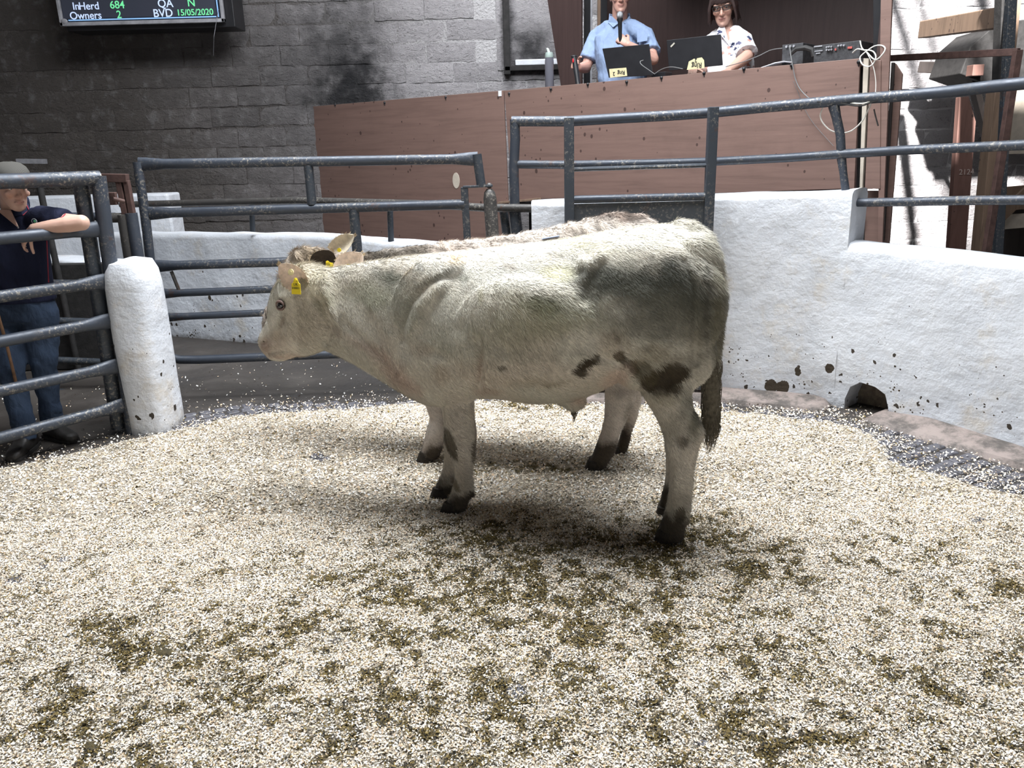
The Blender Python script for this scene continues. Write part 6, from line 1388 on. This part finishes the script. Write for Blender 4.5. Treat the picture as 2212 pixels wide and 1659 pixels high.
for q in (-1, 1):
    for k in range(7):
        y = -.075 + .022 * k; mb.tube([hW.p(q * .070, y, .07), hW.p(q * (.086 + r.uniform(0, .006)), y - .004, .0), hW.p(q * (.090 + r.uniform(0, .01)), y + .004, -.06), hW.p(q * (.088 + r.uniform(.0, .03)), y + .01, -.105 - r.uniform(0, .03))], [(.014, .014), (.015, .014), (.014, .012), (.003, .003)], 6)
hr = remeshed(mb, .006, 2); hr.materials.append(M['hair_dark']); link('hair', hr, wom)
glasses(hW, wom, M['black'], .0028, .026, .0150, .010)

# ================================================================ THINGS ON THE BOOTH DESK
DZ = ZD - .03
def laptop(label, quad, notequad, notelabel, words, off=.13, vents=True):
    q = [Bp(*p, off) for p in quad]; bz = DZ + .004
    b0, b1_ = q[3], q[2]; X = (b1_ - b0).normalized(); o = thing('laptop', (b0 + b1_) / 2, label, 'laptop')
    mb = MB(); th = bn * -.008; mb.prism(q, th); lid = mb.build('screen_lid', M['black'], o, bevel=.003)
    mb = MB(); s_ = [V((q[3].x, q[3].y, bz + .01)), V((q[2].x, q[2].y, bz + .01))]; mb.prism([s_[0], s_[1], s_[1] + bn * .24, s_[0] + bn * .24], (0, 0, .016)); mb.build('keyboard_base', M['black'], o, bevel=.002)
    qq = [Bp(*p, off - .012) for p in notequad]; mb = MB(); mb.prism(qq, bn * -.0012); nt = mb.build('paper_note', M['note'], o); nt['label'] = notelabel
    cx_ = sum((p for p in qq), V()) / len(qq); Xn = (qq[-2] - qq[-1]).normalized() if len(qq) == 4 else bd
    return o, nt, cx_
M['note'] = plain('yellowed_card', (.50, .45, .27), .7, 0, .1, 30); M['ink'] = plain('black_marker', (.02, .02, .02), .6)
l1, n1_, c1_ = laptop('left black laptop in front of the man, note reading Ring 2 upside down', [(1302, 105), (1403, 95), (1411, 163), (1316, 168)], [(1316, 149), (1353, 146), (1355, 164), (1318, 168)], 'upside-down handwritten Ring 2 note', '')
l2, n2_, c2_ = laptop('right black laptop in front of the woman, with rounded Ring 2 note', [(1441, 87), (1558, 74), (1562, 141), (1446, 153)], [(1488, 133), (1499, 127), (1516, 124), (1521, 130), (1522, 147), (1484, 151)], 'upside-down rounded handwritten Ring 2 note', '')
fax = lambda up=-1: (-bd, V((0, 0, -1)), -bn)
text('writing', 'Ring', Bp(1342, 157, .13 - .0145), (-bd, (0, 0, -1), -bn), .042, M['ink'], n1_, bold=.0006); text('writing', '2', Bp(1326, 159, .13 - .0145), (-bd, (0, 0, -1), -bn), .038, M['ink'], n1_, bold=.0006)
text('writing', 'Ring', Bp(1505, 141, .13 - .0145), (-bd, (0, 0, -1), -bn), .050, M['ink'], n2_, bold=.0006)
text('writing', '2', Bp(1503, 130, .13 - .0145), (-bd, (0, 0, -1), -bn), .040, M['ink'], n2_, bold=.0006)
mb = MB(); p = Bp(1453, 97, .13 - .010); X2 = (bd * .8 + UP * .6).normalized(); mb.box(p, (.040, .012, .002), (X2, UP.cross(bn).cross(bn).normalized() if False else (UP * .8 - bd * .6).normalized(), bn)); o = mb.build('lid_logo', plain('grey_logo', (.35, .33, .28), .4), l2); o['label'] = 'small slanted pale logo plate'
# water bottle
wb = Bp(1187, 178, .09); bot = thing('water_bottle', wb, 'grey translucent sports bottle standing at the left end of the booth desk', 'bottle')
q_ = lambda py: Bp(1187, py, .09)
mb = MB(); r_ = .038; zt = q_(124).z; zb_ = DZ; mb.tube([V((wb.x, wb.y, z)) for z in (zb_, zb_ + .01, zt - .03, zt)], [r_ * .92, r_, r_, r_ * .9], 20)
M['bottle'] = N('smoky_plastic', .15).m; bb = M['bottle'].node_tree.nodes['Principled BSDF']; bb.inputs['Base Color'].default_value = (.16, .16, .19, 1); bb.inputs['Transmission Weight'].default_value = .45; mb.build('bottle_body', M['bottle'], bot, smooth=True)
mb = MB(); zc = q_(113).z; mb.tube([V((wb.x, wb.y, z)) for z in (zt - .002, zt + .012, zc)], [.036, .037, .030], 20); lid_ = mb.build('lid', plain('grey_green_lid', (.22, .27, .25), .4), bot, smooth=True)
mb = MB(); mb.tube([V((wb.x, wb.y, zc - .01)), V((wb.x - .012, wb.y, zc + .025)), V((wb.x - .022, wb.y, zc + .03))], [.012, .010, .008], 10); mb.build('spout', plain('pale_spout', (.5, .6, .55), .4), lid_, smooth=True)
# joystick / hammer base under his hand
jb = Bp(1249, 172, .20); js = thing('control_lever', V((jb.x, jb.y, DZ)), 'black control grip with a red button held in the man\'s hand on the desk', 'lever')
mb = MB(); jt = Bp(1240, 122, off0 - .40); jl = V((jb.x, jb.y, DZ + .03)); mb.tube([jl, jl.lerp(jt, .25), jl.lerp(jt, .55), jl.lerp(jt, .9), jt], [.022, .020, .024, .022, .024], 14); mb.ell(jt, .030, .026, .012); mb.build('grip', M['black'], js, smooth=True)
mb = MB(); mb.tube([V((jb.x, jb.y, DZ)), V((jb.x, jb.y, DZ + .012)), V((jb.x, jb.y, DZ + .035))], [.065, .055, .03], 20); mb.build('base', plain('ridged_black', (.04, .04, .045), .4), js, smooth=True)
mb = MB(); bt_ = Bp(1238, 131, off0 - .43); mb.ell(bt_, .007, .007, .018); mb.build('button', plain('red_button', (.55, .02, .03), .35), js, smooth=True)
# papers
pp = Bp(1655, 133, .20)
for k, (dx, rz, lab) in enumerate(((0, .1, 'upper loose white sheet of paper beside the woman\'s arm'), (.03, -.15, 'lower loose white sheet of paper jutting out under the other'))):
    pass
for k, lab in enumerate(('lower stack of white papers on the desk right of the woman', 'upper bent white sheet lying on the stack of papers')):
    mb = MB(); c = V((pp.x + .02 * k, pp.y + .02 * k, DZ + .012 + .022 * k)); a_ = .12 + .25 * k; X = (bd * math.cos(a_) + bn * math.sin(a_)); Yv = UP.cross(X); n_ = 7; top = []; vs = []; fs = []
    for i in range(n_):
        for j in (0, 1): t = i / (n_ - 1) - .5; vs.append(c + X * (.34 * t) + Yv * (.20 * (j - .5)) + UP * (.010 + .022 * k * math.sin(t * 5)))
    m0 = len(vs); vs += [v - UP * (.016 if k == 0 else .002) for v in vs]
    for i in range(n_ - 1): a = 2 * i; fs += [(a, a + 1, a + 3, a + 2), (m0 + a, m0 + a + 2, m0 + a + 3, m0 + a + 1), (a, a + 2, m0 + a + 2, m0 + a), (a + 1, m0 + a + 1, m0 + a + 3, a + 3)]
    fs += [(0, m0, m0 + 1, 1), (2 * n_ - 2, 2 * n_ - 1, m0 + 2 * n_ - 1, m0 + 2 * n_ - 2)]
    mb.add(vs, fs); tag(mb.build('paper_sheets', M['paper'] if 'paper' in M else M.setdefault('paper', plain('paper', (.70, .70, .74), .6))), lab, 'papers')
# amplifier / mixer back panel
am = thing('audio_amplifier', Bp(1800, 122, .12), 'dusty black audio amplifier seen from its socketed back at the desk end', 'amplifier')
qa = [Bp(1758, 99, .10), Bp(1858, 87, .10), Bp(1859, 118, .10), Bp(1758, 126, .10)]; qa[2].z = DZ + .01; qa[3].z = DZ + .01
mb = MB(); mb.prism(qa, bn * .30); M['dusty'] = plain('dusty_black_metal', (.030, .030, .033), .6, 0, .5, 40, .3); mb.build('casing', M['dusty'], am, bevel=.003)
def on_am(px, py, o=.094): return Bp(px, py, o)
for (px, py) in ((1787, 102), (1792, 101), (1797, 101), (1787, 108), (1792, 108), (1797, 107), (1812, 99), (1818, 98), (1824, 98)):
    mb = MB(); c = on_am(px, py); mb.tube([c, c - bn * .012], .006, 10); mb.build('socket', M['frame_grey'], am, smooth=True)
for (px, py, w_) in ((1836, 103, .03), (1805, 107, .012)): mb = MB(); mb.box(on_am(px, py), (w_, .006, .014), (bd, bn, UP)); mb.build('switch', plain('dull_red', (.32, .07, .06), .5), am, bevel=.001)
for (px, py, w_, h_) in ((1767, 100, .055, .008), (1768, 110, .055, .006), (1767, 115, .03, .006)): mb = MB(); mb.box(on_am(px, py), (w_, .002, h_), (bd, bn, UP)); mb.build('legend', M['frame_grey'], am)
m2 = thing('audio_mixer', Bp(1720, 120, .3), 'small black mixer box left of the amplifier on the desk', 'mixer')
qa = [Bp(1690, 97, .28), Bp(1735, 92, .28), Bp(1736, 122, .28), Bp(1690, 124, .28)]; qa[2].z = DZ + .002; qa[3].z = DZ + .002; mb = MB(); mb.prism(qa, bn * .2); mb.build('casing', M['dusty'], m2, bevel=.003)
for i in range(3): mb = MB(); c = Bp(1700 + 8 * i, 101 - .7 * i, .275); mb.tube([c, c - bn * .012], .008, 10); mb.build('knob', M['frame_grey'], m2, smooth=True)
mb = MB(); qa = [Bp(1708, 116, .22), Bp(1752, 104, .22), Bp(1756, 121, .22), Bp(1712, 127, .22)]; mb.tube([Bp(1706, 119, .2), Bp(1720, 106, .2), Bp(1740, 103, .2), Bp(1755, 108, .2), Bp(1757, 122, .2)], [.012, .016, .018, .018, .014], 8); tag(mb.build('headphones', M['black_matt'], smooth=True), 'black headset lying between the mixer and the amplifier', 'headset')
# cables
def cable(pts, r, mat, label, name='cable'):
    q = [p if isinstance(p, V) else Bp(*p) for p in pts]; out = []
    for i in range(len(q) - 1):
        p0_, p1_, p2_, p3_ = q[max(i - 1, 0)], q[i], q[i + 1], q[min(i + 2, len(q) - 1)]
        for k in range(6):
            t = k / 6; out.append(.5 * ((2 * p1_) + (p2_ - p0_) * t + (2 * p0_ - 5 * p1_ + 4 * p2_ - p3_) * t * t + (-p0_ + 3 * p1_ - 3 * p2_ + p3_) * t ** 3))
    out.append(q[-1]); mb = MB(); mb.tube(out, r, 6); return tag(mb.build(name, mat, smooth=True), label, 'cable')
M['cab_w'] = plain('grubby_white_cable', (.55, .54, .50), .5, 0, .1); M['cab_g'] = plain('grey_cable', (.12, .12, .12), .5)
cable([(1858, 88, .05), (1862, 104, .04), (1872, 112, .0), (1885, 126, -.03), (1895, 128, -.05), (1908, 115, -.05), (1912, 104, -.03), (1903, 98, 0), (1888, 100, .0), (1870, 112, -.01), (1858, 124, -.02), (1862, 138, -.03), (1874, 144, -.03), (1886, 138, -.03), (1892, 122, -.02), (1884, 110, -.01), (1866, 108, 0), (1852, 106, .03), (1842, 114, .06)], .0042, M['cab_w'], 'tangled white cable coil hanging over the right end of the booth desk')
cable([(1871, 112, -.01), (1880, 128, -.02), (1888, 150, -.03), (1892, 180, -.03), (1890, 212, -.05)], .0026, M['cab_w'], 'thin white wire dropping from the cable coil to the top rail')
rp = [onwall(1798, 218), onwall(1812, 220), onwall(1830, 224), onwall(1850, 226), onwall(1866, 224), onwall(1890, 213), onwall(1920, 206), onwall(1950, 202), onwall(1975, 200)]
cable([p + V((0, -.033, .004)) for p in rp], .0048, M['cab_w'], 'white cable wound along the top ring rail')
cable([p + V((.0, -.037, -.004)) for p in [onwall(1760, 219), onwall(1800, 221), onwall(1850, 228), onwall(1880, 219), onwall(1930, 207), onwall(1990, 200), onwall(2060, 192)]], .004, M['black_matt'], 'black cable wound along the top ring rail')
cable([onwall(1882, 214) + V((0, -.02, 0)), onwall(1876, 236), onwall(1862, 262), onwall(1840, 282), onwall(1818, 287), onwall(1795, 282), onwall(1778, 266), onwall(1772, 250), onwall(1776, 236), onwall(1782, 224)], .0042, M['cab_w'], 'loop of white cable hanging below the top ring rail')
cable([(1706, 100, .0), (1708, 118, -.01), (1712, 140, -.02), (1718, 170, -.02), (1728, 192, -.03), (1745, 210, -.05), (1765, 222, -.12)], .0036, M['cab_g'], 'dark cable sagging from the mixer down the booth front')
cable([(1714, 175, -.012), (1724, 200, -.012), (1738, 235, -.012), (1760, 270, -.012), (1800, 315, -.012)], .0018, M['cab_g'], 'fine dark wire running down the booth panel')
cable([(1568, 144, .10), (1590, 138, .06), (1610, 132, .06), (1640, 120, .15), (1665, 108, .22), (1690, 104, .26)], .0028, M['cab_g'], 'grey cable from the right laptop to the mixer')
cable([(1414, 160, .03), (1425, 152, .04), (1440, 146, .05), (1455, 145, .04), (1475, 149, .04)], .0030, M['cab_g'], 'grey cable arching between the two laptops')
cable([(1414, 160, .05), (1400, 150, .06), (1386, 140, .06), (1383, 133, .07), (1390, 130, .09)], .0030, M['cab_g'], 'grey cable looped in front of the left laptop')
cable([onwall(1888, 236), onwall(1891, 250), onwall(1897, 272)], .004, M['black_matt'], 'short black cable end dangling below the top rail', 'cable')
mb = MB(); c = Bp(1430, 140, .30); mb.box(V((c.x, c.y, DZ + .045)), (.13, .10, .07), (bd, bn, UP)); tag(mb.build('black_box', M['black'], bevel=.004), 'small black box between the two laptops', 'box')
